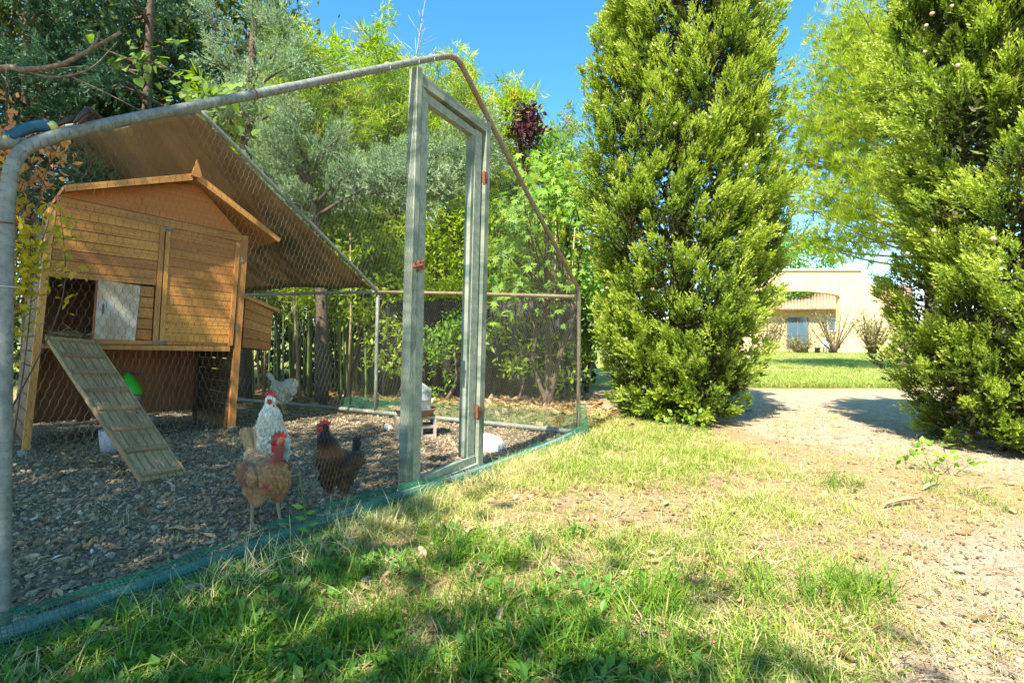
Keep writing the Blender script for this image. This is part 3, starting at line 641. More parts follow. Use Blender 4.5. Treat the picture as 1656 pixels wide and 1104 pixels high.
# fig tree with large lobed leaves
def lobed_leaf(seed=0, lobes=5):
    a = []; 
    for i, (ang, l) in enumerate(((-125, .45), (-95, .30), (-70, .80), (-48, .38), (-28, .95), (-14, .5), (0, 1.15), (14, .5), (28, .95), (48, .38), (70, .80), (95, .30), (125, .45))):
        a.append((l*math.cos(math.radians(ang))+.1, l*math.sin(math.radians(ang)), -.12*l*l+.03*math.cos(i*3)))
    return np.array([(0, 0, 0)]+a), np.array([[0, i, i+1] for i in range(1, 13)])
LV, LF = lobed_leaf()
HV = np.array([(0, 0, 0), (-.12, .3, .02), (.1, .5, .03), (.4, .48, .02), (.7, .28, -.03), (1, 0, -.1), (.7, -.28, -.03), (.4, -.48, .02), (.1, -.5, .03), (-.12, -.3, .02)]); HF = np.array([[0, i, i+1] for i in range(1, 9)])
def shaped_leaves(mb, r, P, D, Nn, S, tint, LVx, LFx):
    D = nrm(D); B = nrm(np.cross(Nn, D)); C = np.cross(D, B); n = len(P); m = len(LVx)
    V = P[:, None]+(D[:, None]*LVx[None, :, :1]+B[:, None]*LVx[None, :, 1:2]+C[:, None]*LVx[None, :, 2:3])*np.broadcast_to(S, (n,))[:, None, None]
    mb.add(V.reshape(-1, 3), (LFx[None]+np.arange(n)[:, None, None]*m).reshape(-1, 3), np.repeat(np.broadcast_to(tint, (n,)), m))
r = np.random.default_rng(90); b = ground_at(885, 6.9)
t = thing('fig_tree', b, 'fig tree with large lobed leaves between the run and cypress', 'tree'); tm = MB(); lm = MB()
forks = []
for a in range(5):
    f_ = b+A3(r.normal(0, .22), r.normal(0, .15), r.uniform(.9, 1.5)); forks.append(f_); Q = smooth_path([b+A3(r.normal(0, .03), 0, -.02), (b+f_)/2+A3(r.normal(0, .05), 0, .1), f_], 5); add_tube(tm, Q, np.linspace(.035, .02, len(Q)), 7)
for i in range(30):
    e = px(r.uniform(812, 955), r.uniform(240, 480), r.uniform(6.2, 7.4)); s = forks[i % 5]
    Q = smooth_path([s, (s+e)/2+A3(r.normal(0, .1), .05, .12), e], 5); add_tube(tm, Q, np.linspace(.014, .005, len(Q)), 5)
    k = 13; P = e+r.normal(0, .16, (k, 3)); P[0] = e
    shaped_leaves(lm, r, P, rand_unit(r, k)*.7+A3(0, -.5, -.5), A3(-.2, -.5, .8)+r.normal(0, .3, (k, 3)), r.uniform(.07, .13, k), np.clip(r.normal(.55, .2, k), 0, 1), LV, LF)
for (x, y, n) in ((790, 395, 14), (830, 330, 16), (845, 300, 18), (815, 470, 12), (850, 360, 16), (800, 500, 10), (870, 420, 14), (890, 350, 16)):
    e = px(x, y, 6.1); P = e+r.normal(0, .14, (n, 3)); add_tube(tm, smooth_path([forks[n % 5], (forks[n % 5]+e)/2+A3(0, 0, .15), e], 4), np.linspace(.012, .004, 9), 4)
    shaped_leaves(lm, r, P, rand_unit(r, n)*.6+A3(-.2, -.4, -.6), A3(-.2, -.5, .8)+r.normal(0, .3, (n, 3)), r.uniform(.06, .12, n), np.clip(r.normal(.6, .2, n), 0, 1), LV, LF)
tm.build('trunk', M['bark'], t); lm.build('crown', M['fig'], t)

# grape vine over the left of the frame
r = np.random.default_rng(91); b = ground_at(330, 6.0); t = thing('grape_vine', b, 'grape vine leaves trailing behind the top pipe', 'vine'); tm = MB(); lm = MB()
St = smooth_path([b, px(330, 300, 5.4), px(300, 140, 5.0), px(220, 95, 5.0), px(170, 110, 5.0)], 6); add_tube(tm, St, np.linspace(.014, .004, len(St)), 5)
St2 = smooth_path([px(330, 300, 5.4), px(345, 190, 5.0), px(380, 150, 4.9), px(425, 165, 4.9)], 6); add_tube(tm, St2, np.linspace(.008, .003, len(St2)), 5)
for c, n, D in ((px(230, 98, 5), 12, 0), (px(262, 92, 5), 16, 0), (px(300, 150, 4.9), 20, 0), (px(335, 165, 4.8), 18, 0), (px(375, 150, 4.8), 12, 0), (px(205, 90, 5), 9, 0), (px(355, 200, 4.9), 6, 0), (px(400, 160, 4.8), 8, 0), (px(318, 148, 4.7), 14, 0), (px(350, 158, 4.7), 14, 0), (px(380, 186, 4.7), 8, 0)):
    P = c+r.normal(0, .13, (n, 3))*A3(1.2, .5, .7)
    shaped_leaves(lm, r, P, rand_unit(r, n)*.6+A3(0, -.4, -.7), A3(0, -.7, .6)+r.normal(0, .35, (n, 3)), r.uniform(.055, .10, n), r.uniform(.3, 1, n), HV, HF)
tm.build('stem', M['bark'], t); lm.build('leaves', M['vine'], t)

# bare branch from a tree beyond the left edge
b = A3(-3.9, 3.2, 0); t = thing('dry_tree', b, 'bare brown branch reaching in above the yellow shrub', 'branch'); tm = MB()
add_tube(tm, [b, b+A3(0, 0, 1.4), b+A3(.05, 0, 2.7)], [.05, .04, .025], 7)
j = b+A3(.03, 0, 2.2)
add_tube(tm, smooth_path([j, px(-10, 116, 3.1), px(40, 113, 3.0), px(95, 106, 2.95), (px(140, 84, 2.9)), px(195, 53, 2.85)], 5), np.linspace(.02, .008, 26), 7)
add_tube(tm, smooth_path([px(40, 114, 3.0), px(85, 125, 3.0), px(145, 112, 3.0), px(190, 68, 3.0)], 5), np.linspace(.009, .003, 16), 5)
add_tube(tm, smooth_path([px(140, 84, 2.9), px(155, 68, 2.9), px(161, 50, 2.9)], 4), np.linspace(.008, .003, 9), 5)
add_tube(tm, smooth_path([px(110, 122, 3.0), px(170, 150, 3.1), px(225, 178, 3.2)], 4), np.linspace(.006, .002, 9), 5)
add_tube(tm, [px(125, 92, 2.92), px(125, 80, 2.92)], [.006, .004], 5)
tm.build('branch', M['barkgrey'], t)

# yellow and orange shrub at the left edge
r = np.random.default_rng(92); b = A3(-2.78, 2.75, 0); t = thing('autumn_shrub', b, 'shrub with yellow and orange leaves at the left edge behind the post', 'shrub'); tm = MB(); lm = MB()
tips = [(40, 290, 2.75), (75, 300, 2.75), (60, 330, 2.7), (35, 350, 2.7), (85, 340, 2.75), (50, 390, 2.7), (70, 410, 2.7), (95, 315, 2.8), (40, 430, 2.7), (30, 470, 2.7), (65, 360, 2.7), (30, 260, 2.8),
        (10, 100, 2.8), (25, 150, 2.8), (5, 190, 2.75), (45, 195, 2.8), (70, 185, 2.8), (100, 178, 2.85), (15, 130, 2.75), (35, 175, 2.75), (-20, 160, 2.7), (10, 210, 2.7), (20, 250, 2.7), (-15, 240, 2.7), (110, 185, 2.9)]
for x, y, D in tips:
    e = px(x, y, D); s = b+A3(r.normal(0, .05), r.normal(0, .05), r.uniform(0, .8)); Q = smooth_path([s, (s+e)/2+A3(r.normal(0, .06), 0, .06), e], 5); add_tube(tm, Q, np.linspace(.006, .002, len(Q)), 4)
    k = 50; f = r.uniform(.55, 1.0, k); P = np.array([Q[int(u*(len(Q)-1))] for u in f])+r.normal(0, .034, (k, 3)); hi = y < 235
    leaf_quads(lm, P, nrm(e-s)[None]*.5+rand_unit(r, k)*.9, rand_unit(r, k), r.uniform(.036, .062, k), r.uniform(.02, .03, k), np.clip(r.normal(.88 if hi else .33, .16, k), 0, 1), .15, .45)
tm.build('stem', M['bark'], t); lm.build('leaves', M['nand'], t)

# ------------------------------------------------------------------ pine behind the cypresses
r = np.random.default_rng(95); b = A3(12.3, 15.0, 0); t = thing('pine_tree', b, 'big loose bright pine between the two cypresses', 'tree')
trunk_mesh([b, b+A3(-.1, 0, 4), b+A3(-.5, 0, 9.6)], .22, .05).build('trunk', M['barkgrey'], t); lm = MB(); tm = MB()
for i in range(105):
    z = r.uniform(3.3, 10.0); a = r.uniform(0, 6.28) if r.uniform() < .5 else r.uniform(2.2, 4.6); Rm = 4.3*math.sqrt(max(.05, 1-((z-5.0)/5.6)**2))
    d = A3(math.cos(a), math.sin(a), 0); s = b+A3(-.05*z, 0, z-.5*min(1, z/4)); e = s+d*Rm*r.uniform(.7, 1.05)+Z3*r.uniform(.5, 1.9)
    Q = smooth_path([s, (s+e)/2-Z3*.15, e], 6); add_tube(tm, Q, np.linspace(.04, .008, len(Q)), 5)
    nt = 84; f = r.uniform(.45, 1.03, nt).clip(0, 1); c = np.array([Q[int(u*(len(Q)-1))] for u in f])+r.normal(0, .24, (nt, 3))*A3(1, 1, .8)
    k = 12; P = np.repeat(c, k, 0); up = np.repeat(nrm(d*.35+Z3*1.1+r.normal(0, .3, (nt, 3))), k, 0)
    dd = up+rand_unit(r, nt*k)*.75
    leaf_quads(lm, P, dd, rand_unit(r, nt*k), r.uniform(.17, .26, nt*k), .019, np.clip(np.repeat(r.normal(.55, .16, nt), k)+r.normal(0, .08, nt*k), 0, 1), 0, .5)
tm.build('branch', M['barkgrey'], t); lm.build('crown', M['pine'], t)
leafy_tree('garden_tree', (26.5, 50, 0), 7, ((26.5, 50, 8.0), (5.5, 3, 3.2)), 6500, .34, .2, 'fig', 'rounded green tree behind the arched wall', 'tree', 96, None, .2, .6, 70)
leafy_tree('garden_tree', (33, 62, 0), 7, ((33, 62, 5.0), (7, 3, 3.8)), 6500, .4, .24, 'fig', 'green tree far behind the courtyard roof', 'tree', 97, None, .2, .55, 70)

# shade trees standing behind and left of the camera
def shade_tree(base, crown, nl, seed, label, clump=70):
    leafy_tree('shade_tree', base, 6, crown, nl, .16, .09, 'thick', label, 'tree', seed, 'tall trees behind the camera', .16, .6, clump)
shade_tree((-6.2, -1.0, 0), ((-4.65, -1.1, 5.4), (2.35, 2.1, 1.5)), 10500, 201, 'tall leafy tree left of the lawn shading the run', 120)
shade_tree((-8.4, 1.8, 0), ((-6.75, 1.35, 6.3), (2.4, 2.4, 1.7)), 9500, 202, 'tall leafy tree beyond the left side of the run', 110)
shade_tree((-3.2, -3.8, 0), ((-2.6, -3.15, 5.0), (1.8, 1.05, 1.2)), 2700, 203, 'leafy tree behind the camera over the grass', 80)
shade_tree((1.0, -4.4, 0), ((-.5, -3.45, 5.2), (1.2, .65, .9)), 1900, 204, 'light leafy tree behind the camera near the path', 60)

# ------------------------------------------------------------------ chicken run frame
RT = thing('chicken_run', (GA+GB)/2, 'gabled walk-in chicken run of grey pipes and hexagonal wire', 'chicken run')
arch_px = [(5, 1044), (6, 800), (8, 560), (10, 400), (14, 305), (22, 265), (40, 241), (70, 227), (110, 215), (200, 195), (330, 169), (480, 139), (600, 114), (680, 98), (715, 92), (731, 92), (742, 100), (752, 117), (790, 192), (850, 307), (900, 401), (926, 450), (933, 463), (936, 480), (936, 580), (935, 705)]
AP = np.array([onG(*p) for p in arch_px]); AP[0][2] = AP[-1][2] = 0
k = 15
def sub(P, n=4): return smooth_path(P, n)
add_tube(MB(), sub(AP[:k]), .018, 12).build('arch_pipe', M['galv'], RT)
add_tube(MB(), sub(AP[k-1:]), .018, 12).build('arch_pipe', M['galvrust'], RT)
# second and third arches
E2, B2 = px(611, 472, 5.82), px(607, 666, 5.82); B2[2] = 0; A2 = px(324, 180, 4.36); L2 = GA+GVd*2.5; L2[2] = 1.78
E3 = px(383, 478, 7.02); B3 = E3.copy(); B3[2] = 0; A3p = px(62, 226, 5.58); L3 = GA+GVd*5.2; L3[2] = 2.0
E1 = AP[-3]
for (b_, e_, a_, l_) in ((B2, E2, A2, L2), (B3, E3, A3p, L3)):
    lb = l_.copy(); lb[2] = 0
    add_tube(MB(), smooth_path([b_, e_-Z3*.06], 3), .021, 10).build('post', M['galv'], RT)
    add_tube(MB(), smooth_path([e_-Z3*.06, e_+(a_-e_)*.02, e_+(a_-e_)*.5, a_+(e_-a_)*.03, a_+Z3*.0, a_+(l_-a_)*.03], 4), .0195, 10).build('rafter', M['galv'], RT)
    add_tube(MB(), smooth_path([a_+(l_-a_)*.03, (a_+l_)/2, l_, (l_+lb)/2, lb], 4), .0195, 10).build('rafter', M['galv'], RT)
for (p, q, m) in ((E1, E2, 'galvrust'), (E2, E3, 'galv')): add_tube(MB(), smooth_path([p, (p+q)/2+Z3*.004, q], 3), .019, 10).build('eave_pipe', M[m], RT)
gB = GB+Z3*.04; add_tube(MB(), smooth_path([gB-GU*.08, (gB+B2)/2+Z3*.02, B2+Z3*.05], 4), .024, 10).build('base_pipe', M['galv'], RT)
add_tube(MB(), smooth_path([B2+Z3*.05, (B2+B3)/2+Z3*.06, B3+Z3*.06], 4), .024, 10).build('base_pipe', M['galv'], RT)
add_tube(MB(), smooth_path([gs(-.05, .04, .03), gs(GLEN*.33, .045, .035), gs(GLEN*.55, .024, .04), gs(GLEN*.8, .022, .035), gs(GLEN-.1, .04, .02)], 6), .020, 12).build('base_pipe', M['basepipe'], RT)
add_tube(MB(), smooth_path([L3, (L3+gs(0, 1.42))/2, gs(0.02, 1.42)], 4), .019, 8).build('eave_pipe', M['galv'], RT)

# door frame and leaf (the door hangs in the run's front)
def gboard(name, poly, d0, d1, mat, parent, bev=.002):
    """polygon of pixels on the gable plane, thickness d0..d1 along the outward normal"""
    P = np.array([onG(*p, 0) for p in poly]); return add_prism(MB(), P+GN*d0, GN*(d1-d0), bev).build(name, M[mat], parent)
gboard('door_post', [(652, 806), (662, 802), (679, 112), (671, 109)], -.04, .022, 'greypost', RT)
gboard('door_post', [(769, 757), (777, 755), (790, 200), (784, 196)], -.045, .02, 'greypost', RT)
gboard('lintel', [(678, 118), (788, 204), (787, 216), (678, 138)], -.05, .015, 'greypost', RT)
gboard('sill', [(666, 790), (770, 748), (770, 755), (665, 800)], -.03, .02, 'greypost', RT)
DT = thing('door', onG(770, 750), 'grey framed run door with rusty latch and hinges', 'door')
gboard('stile', [(664.8, 783), (677, 776), (691, 155), (681.5, 139)], -.035, .010, 'alu', DT)
gboard('stile', [(757, 741), (768, 737), (781, 215), (771, 208)], -.055, -.006, 'alu', DT)
gboard('stile_face', [(753, 740), (757, 741), (771, 209), (767, 207)], -.06, -.012, 'greypost', DT)
gboard('top_rail', [(688, 147), (776, 214), (776, 224), (688, 163)], -.05, -.007, 'alu', DT)
gboard('bottom_rail', [(668, 777), (768, 736), (768, 749), (664, 788)], -.04, .004, 'alu', DT)
lt = gboard('latch', [(668, 424), (680, 422), (680, 436), (668, 437)], .005, .035, 'rust', DT)
mb = MB(); add_tube(mb, [onG(668, 432, .04), onG(683, 428, .04)], .006, 7); add_tube(mb, [onG(677, 421, .03), onG(676, 440, .03)], .007, 7); add_prism(mb, box_pts(onG(671, 430, .03), GU, Z3, .015, .012), GN*.012); mb.build('bolt', M['rust'], lt)
for (x, y) in ((783, 288), (772, 665)):
    mb = MB(); add_prism(mb, box_pts(onG(x-2, y, .0), GU, Z3, .007, .036), GN*.024); add_prism(mb, box_pts(onG(x+3, y, .016), GU, Z3, .007, .036), GN*.009); add_tube(mb, [onG(x, y-11, .03), onG(x, y+11, .03)], .006, 7); mb.build('hinge', M['rust'], DT)
# wire ties
def tie(c, axis, R, mat='tie'):
    axis = nrm(axis); e1 = nrm(np.cross(axis, Z3+.01)); e2 = np.cross(axis, e1); a = np.linspace(0, 6.28, 13)
    add_tube(MB(), c+(e1[None]*np.cos(a)[:, None]+e2[None]*np.sin(a)[:, None])*R, .0018, 4).build('wire_tie', M[mat], RT)
for (i, f) in ((10, .5), (12, .3), (12, .9), (13, .5), (18, .0), (20, .4), (3, .4), (2, .6)):
    tie(AP[i]+(AP[i+1]-AP[i])*f, AP[i+1]-AP[i], .0225, 'tie' if i in (2, 12, 13) else 'rust')
for f in (.52, .78): 
    c = E2+(A2-E2)*(1-f) if f < .7 else E2+(A2-E2)*.22
    tie(c, A2-E2, .024, 'black')
tie(E1+(E2-E1)*.55, E2-E1, .022, 'black')

# ------------------------------------------------------------------ hexagonal wire
def in_poly(P, poly):
    poly = np.asarray(poly); x, y = P[:, 0], P[:, 1]; inside = np.zeros(len(P), bool); j = len(poly)-1
    for i in range(len(poly)):
        xi, yi = poly[i]; xj, yj = poly[j]; c = ((yi > y) != (yj > y)) & (x < (xj-xi)*(y-yi)/((yj-yi)+1e-12)+xi); inside ^= c; j = i
    return inside
def prisms(P, Q, r_, tint=None):
    d = nrm(Q-P); ref = np.where(np.abs(d[:, 2:3]) > .9, X3[None], Z3[None]); a = nrm(np.cross(d, ref)); b = np.cross(d, a); n = len(P)
    ring = [a*math.cos(t)+b*math.sin(t) for t in (0, 2.094, 4.189)]
    V = np.stack([P+x*r_ for x in ring]+[Q+x*r_ for x in ring], 1).reshape(-1, 3); o = np.arange(n)[:, None]*6
    Fq = np.concatenate([o+np.array([[i, (i+1) % 3, 3+(i+1) % 3, 3+i]]) for i in range(3)])
    return V, Fq
def hexwire(mb, poly, O, A, B, N, seed, w=.021, p=.027, tw=.011, rad=.00052, bulge=.016):
    poly = np.asarray(poly, float); lo, hi = poly.min(0), poly.max(0); nc = int((hi[0]-lo[0])/w)+3; nr = int((hi[1]-lo[1])/p)+3
    R, C = np.meshgrid(np.arange(nr), np.arange(nc), indexing='ij')
    bx = lo[0]+(C+.5*(R % 2))*w; by = lo[1]+R*p-.01
    bot = np.stack([bx, by], -1); top = np.stack([bx, by+tw], -1)
    def disp(q):
        s = q.shape; f = q.reshape(-1, 2); f = f+np.stack([sn(f, seed, 9), sn(f, seed+1, 9)], -1)*.004+np.stack([sn(f, seed+2, 2.5), sn(f, seed+3, 2.5)], -1)*.005; return f.reshape(s)
    bot, top = disp(bot), disp(top)
    E = [(bot.reshape(-1, 2), top.reshape(-1, 2))]
    for par in (0, 1):
        rr = np.arange(par, nr-1, 2)
        # row parity par: right neighbour in next row
        s1 = (0, nc) if par == 0 else (0, nc-1)
        if par == 0:
            E.append((top[rr].reshape(-1, 2), bot[rr+1].reshape(-1, 2))); E.append((top[rr][:, 1:].reshape(-1, 2), bot[rr+1][:, :-1].reshape(-1, 2)))
        else:
            E.append((top[rr].reshape(-1, 2), bot[rr+1].reshape(-1, 2))); E.append((top[rr][:, :-1].reshape(-1, 2), bot[rr+1][:, 1:].reshape(-1, 2)))
    for idx, (a, b) in enumerate(E):
        ok = in_poly((a+b)/2, poly); a, b = a[ok], b[ok]
        to3 = lambda q: O+q[:, :1]*A+q[:, 1:]*B+N*((sn(q, seed+5, 2.2)*bulge+sn(q, seed+6, 25)*.0015)[:, None])
        V, Q = prisms(to3(a), to3(b), rad*(1.45 if idx == 0 else 1.0)); mb.add(V, Q, .5)
def s_of(P): return np.array([np.dot(P-GA, GU), P[2]])
arch2d = [s_of(p) for p in AP]
dl = s_of(onG(660, 800)); dlt = s_of(onG(676, 112)); dr = s_of(onG(776, 752)); drt = s_of(onG(789, 200))
mb = MB(); off = GN*.024
left = [q for q in arch2d if q[0] < dlt[0]]+[A3(*dlt), A3(dl[0], .05), A3(0, .05)]
hexwire(mb, left, GA+off, GU, Z3, GN, 1)
right = [A3(dr[0], .05), A3(*drt)]+[q for q in arch2d[16:] if q[0] > drt[0]]
right = [A3(dr[0], .05), A3(*drt)]+[q for q in arch2d[19:]]+[A3(GLEN, .05)]
hexwire(mb, right, GA+off, GU, Z3, GN, 2)
topp = [A3(*dlt)]+[q for q in arch2d if dlt[0] < q[0] < drt[0] and q[1] > 1.8]+[A3(*drt), A3(*s_of(onG(786, 205))), A3(*s_of(onG(680, 120)))]
hexwire(mb, topp, GA+off, GU, Z3, GN, 3)
o = mb.build('front_wire', M['wiredark'], RT); o['kind'] = 'stuff'
def quad_wire(name, P00, P10, P11, P01, seed, mat='wire', **k):
    A = P10-P00; la = np.linalg.norm(A); A = A/la; Nn = nrm(np.cross(A, P01-P00)); Bv = np.cross(Nn, A)
    loc = lambda P: np.array([np.dot(P-P00, A), np.dot(P-P00, Bv)])
    m = MB(); hexwire(m, [loc(P00), loc(P10), loc(P11), loc(P01)], P00+Nn*.02, A, Bv, Nn, seed, **k); o = m.build(name, M[mat], RT); o['kind'] = 'stuff'
quad_wire('side_wire', GB+Z3*.03, B2+Z3*.03, E2, E1, 4, w=.023, p=.03)
quad_wire('side_wire', B2+Z3*.03, B3+Z3*.03, E3, E2, 5, w=.026, p=.033)
apx = AP[15]
quad_wire('roof_wire', E1, E2, A2, apx, 6, 'wiredark', w=.023, p=.03)

def wrap_wire(path, R, seed, mat):
    P = smooth_path(path, 6); d = np.linalg.norm(np.diff(P, axis=0), axis=1); L = np.concatenate([[0], np.cumsum(d)]); C = 2*np.pi*R
    m = MB(); hexwire(m, [(0, 0), (L[-1], 0), (L[-1], C), (0, C)], A3(0, 0, 0), X3, Y3, Z3*0, seed, w=.023, p=.028, rad=.0004)
    V = np.concatenate(m.V); T = nrm(np.gradient(P, axis=0)); N = np.zeros_like(P); N[0] = nrm(np.cross(T[0], GN)); 
    for i in range(1, len(P)): v = N[i-1]-T[i]*np.dot(N[i-1], T[i]); N[i] = nrm(v)
    B = np.cross(T, N); it = lambda Q, u: np.stack([np.interp(u, L, Q[:, k]) for k in range(3)], -1)
    c, n_, b_ = it(P, V[:, 0]), it(N, V[:, 0]), it(B, V[:, 0]); a = V[:, 1]/R+V[:, 0]*.6; rr = R+.0006+V[:, 2]
    m.V = [c+n_*(np.cos(a)*rr)[:, None]+b_*(np.sin(a)*rr)[:, None]]; o = m.build('wire_wrap', M[mat], RT); o['kind'] = 'stuff'
wrap_wire(AP, .0183, 31, 'wire')

# ------------------------------------------------------------------ green plastic net round the foot of the frame
def net(name, path, prof, cell, seed, rad=.0014, parent=RT, low=False):
    """path: base points, prof: list of (outward, z); outward = local normal to the right of the path"""
    P = smooth_path(path, 6); d = np.linalg.norm(np.diff(P, axis=0), axis=1); L = np.concatenate([[0], np.cumsum(d)]); n = int(L[-1]/cell)
    u = np.linspace(0, L[-1], n); C = np.stack([np.interp(u, L, P[:, k]) for k in range(3)], -1); T = nrm(np.gradient(C, axis=0)); Nn = np.stack([T[:, 1], -T[:, 0], 0*T[:, 0]], -1)
    pf = np.asarray(prof, float); pl = np.concatenate([[0], np.cumsum(np.linalg.norm(np.diff(pf, axis=0), axis=1))]); m = int(pl[-1]/cell)+1; v = np.linspace(0, pl[-1], m)
    oo = np.interp(v, pl, pf[:, 0]); zz = np.interp(v, pl, pf[:, 1])
    G = C[:, None]+Nn[:, None]*oo[None, :, None]+Z3*zz[None, :, None]
    uv = np.stack(np.meshgrid(u, v, indexing='ij'), -1)
    G = G+Nn[:, None]*((sn(uv.reshape(-1, 2), seed, 7)*.012+sn(uv.reshape(-1, 2), seed+3, 26)*.005).reshape(n, m))[..., None]+Z3*((sn(uv.reshape(-1, 2)*A3(1, .2), seed+1, 5).reshape(n, m)*.018)*(v/pl[-1]))[..., None]
    if low: f_ = np.interp(u/L[-1], [0, .42, .52, .88, 1], [1, 1, .42, .42, .8]); G[..., 2] *= f_[:, None]
    G[..., 2] = np.maximum(G[..., 2], .004)
    mb = MB()
    for a, b in ((G[:-1], G[1:]), (G[:, :-1], G[:, 1:])):
        V, Q = prisms(a.reshape(-1, 3), b.reshape(-1, 3), rad); mb.add(V, Q)
    o = mb.build(name, M['greenmesh'], parent); o['kind'] = 'stuff'; return o
net('green_net', [gs(-.1, 0), gs(1.2, 0), gs(2.6, 0), gs(GLEN, 0)], [(.17, .006), (.11, .022), (.068, .06), (.045, .088), (.02, .10), (-.03, .07)], .0125, 21, low=True)
net('green_net', [GB-GVd*.02, (GB+B2)/2, B2, B2+(B3-B2)*.25], [(.03, .005), (.026, .10), (.02, .19)], .016, 23)
net('green_net', [GB-GU*.10+GN*.05, GB+GU*.05+GN*.06, GB+GU*.08-GN*.08], [(.02, .005), (.0, .12), (-.02, .30)], .014, 25)

# ------------------------------------------------------------------ tarp on the back half of the roof
n = 24; U, W = np.meshgrid(np.linspace(0, 1, n), np.linspace(0, 1, n), indexing='ij')
up = A3(0, 0, .035)
Pt = ((1-U)*(1-W))[..., None]*(E2+(A2-E2)*.02)+(U*(1-W))[..., None]*(E3+(A3p-E3)*.02)+(U*W)[..., None]*A3p+((1-U)*W)[..., None]*A2
Pt = Pt+up-Z3*(.10*np.sin(np.pi*U)*np.sin(np.pi*W)+.015*np.sin(9*U+3*W))[..., None]
Pt[0] += GVd*(.10+.0*W[0])[:, None]
i = np.arange(n-1)[:, None]*n; j = np.arange(n-1)[None]; Q = np.stack([i+j, i+j+1, i+n+j+1, i+n+j], -1).reshape(-1, 4)
TP = thing('tarp', (E2+E3)/2, 'tan woven tarp stretched over the back of the run roof', 'tarp')
mb = MB(); mb.add(Pt.reshape(-1, 3), Q, .5, np.stack([U*2.6, W*2.3], -1).reshape(-1, 2)); o = mb.build('sheet', M['tarp'], TP, True)
md = o.modifiers.new('thick', 'SOLIDIFY'); md.thickness = .003
add_tube(MB(), Pt[0]+A3(0, 0, -.006), .007, 6).build('hem', M['tarp'], TP)

# ------------------------------------------------------------------ the hut
HBL = px(36, 732, 3.8); HBR = gp(376, 697); HU = nrm(A3(HBR[0]-HBL[0], HBR[1]-HBL[1], 0)); HN = A3(HU[1], -HU[0], 0); HV_ = -HN
HT = thing('chicken_hut', (HBL+HBR)/2*A3(1, 1, 0), 'honey brown wooden chicken hut on legs with an overhanging roof', 'chicken hut')
def onH(x, y, off=0.0): return on_plane(x, y, HBR+HN*off, HN)
def hboard(name, poly, d0, d1, mat, parent, bev=.0025):
    P = np.array([onH(*p) for p in poly]); return add_prism(MB(), P+HN*d0, HN*(d1-d0), bev).build(name, M[mat], parent)
def lerp(a, b, t): return (a[0]+(b[0]-a[0])*t, a[1]+(b[1]-a[1])*t)
def hplanks(n, TL, TR, BR, BL, d0, d1, mat, parent, gap=.035, jit=.002):
    rr = np.random.default_rng(int(TL[0]*7+n))
    for k in range(n):
        a, b = k/n, (k+1-gap*2)/n
        dz = rr.uniform(-jit, jit)
        hboard('plank', [lerp(TL, BL, b), lerp(TR, BR, b), lerp(TR, BR, a), lerp(TL, BL, a)], d0, d1+dz, mat, parent)
# lean of the hut: depth direction points
post = hboard('post', [(35, 732), (48, 732), (92, 330), (79, 332)], -.045, .0, 'woodtrim', HT)
hboard('post', [(370, 697), (380, 697), (402, 382), (390, 380)], -.045, .0, 'woodtrim', HT)
hboard('beam', [(92, 331), (390, 391), (391, 380), (94, 317)], -.03, .004, 'woodtrim', HT)
hboard('gable_panel', [(95, 316), (391, 379), (322, 300), (282, 296), (120, 309)], -.02, -.006, 'gablewood', HT)
hboard('wall_backing', [(90, 331), (262, 365), (254, 452), (82, 440)], -.022, -.014, 'woodred', HT)
hplanks(6, (92, 331), (260, 364), (253, 452), (82, 438), -.016, -.003, 'wood', HT)
hboard('rail', [(81, 447), (252, 461), (253, 452), (82, 438)], -.02, .006, 'woodtrim', HT)
hplanks(5, (224, 462), (250, 464), (245, 551), (216, 549), -.02, -.006, 'wood', HT)
hboard('slider', [(152, 547), (218, 551), (227, 462), (159, 453)], -.006, .008, 'slider', HT)
hboard('grip', [(164.5, 507), (166.5, 507), (167.5, 492), (165.5, 492)], .008, .03, 'wooddark', HT)
hboard('slide_stop', [(148, 549), (152, 549), (159.5, 453), (155.5, 453)], -.02, .004, 'woodred', HT)
hboard('ledge', [(150, 556), (245, 557), (245.5, 551), (151, 547)], -.02, .02, 'woodtrim', HT)
hboard('beam', [(58, 563), (372, 568), (373, 559.5), (58, 556)], -.025, -.001, 'woodtrim', HT)
hboard('stile', [(246, 557), (255, 558), (267, 365), (260, 364)], -.02, .008, 'woodtrim', HT)
dr_ = hboard('door', [(257, 557), (376, 559), (389, 391), (270, 366)], -.022, -.012, 'wood', HT)
hplanks(12, (276, 371), (383, 393), (371, 556), (264, 553), -.012, -.001, 'wood', dr_)
for pl in ([(257, 557), (264.5, 557), (276, 368), (269, 367)], [(369, 559), (376, 559), (389, 391), (382, 390)]): hboard('door_stile', pl, -.012, .007, 'woodtrim', dr_)
for (x, y) in ((273, 371), (259, 552.5)):
    mb = MB(); add_prism(mb, np.array([onH(x-7, y+3), onH(x+7, y+4), onH(x+7, y-2), onH(x-7, y-3)])+HN*.008, HN*.004); add_tube(mb, [onH(x-6, y)+HN*.018, onH(x+5, y+1)+HN*.018], .006, 6); mb.build('latch', M['galv'], dr_)
for (x, y) in ((391, 418), (383, 528)):
    mb = MB(); add_prism(mb, np.array([onH(x-1.5, y+6), onH(x+2, y+6), onH(x+2, y-6), onH(x-1.5, y-6)])+HN*.001, HN*.004); mb.build('hinge', M['galv'], dr_)
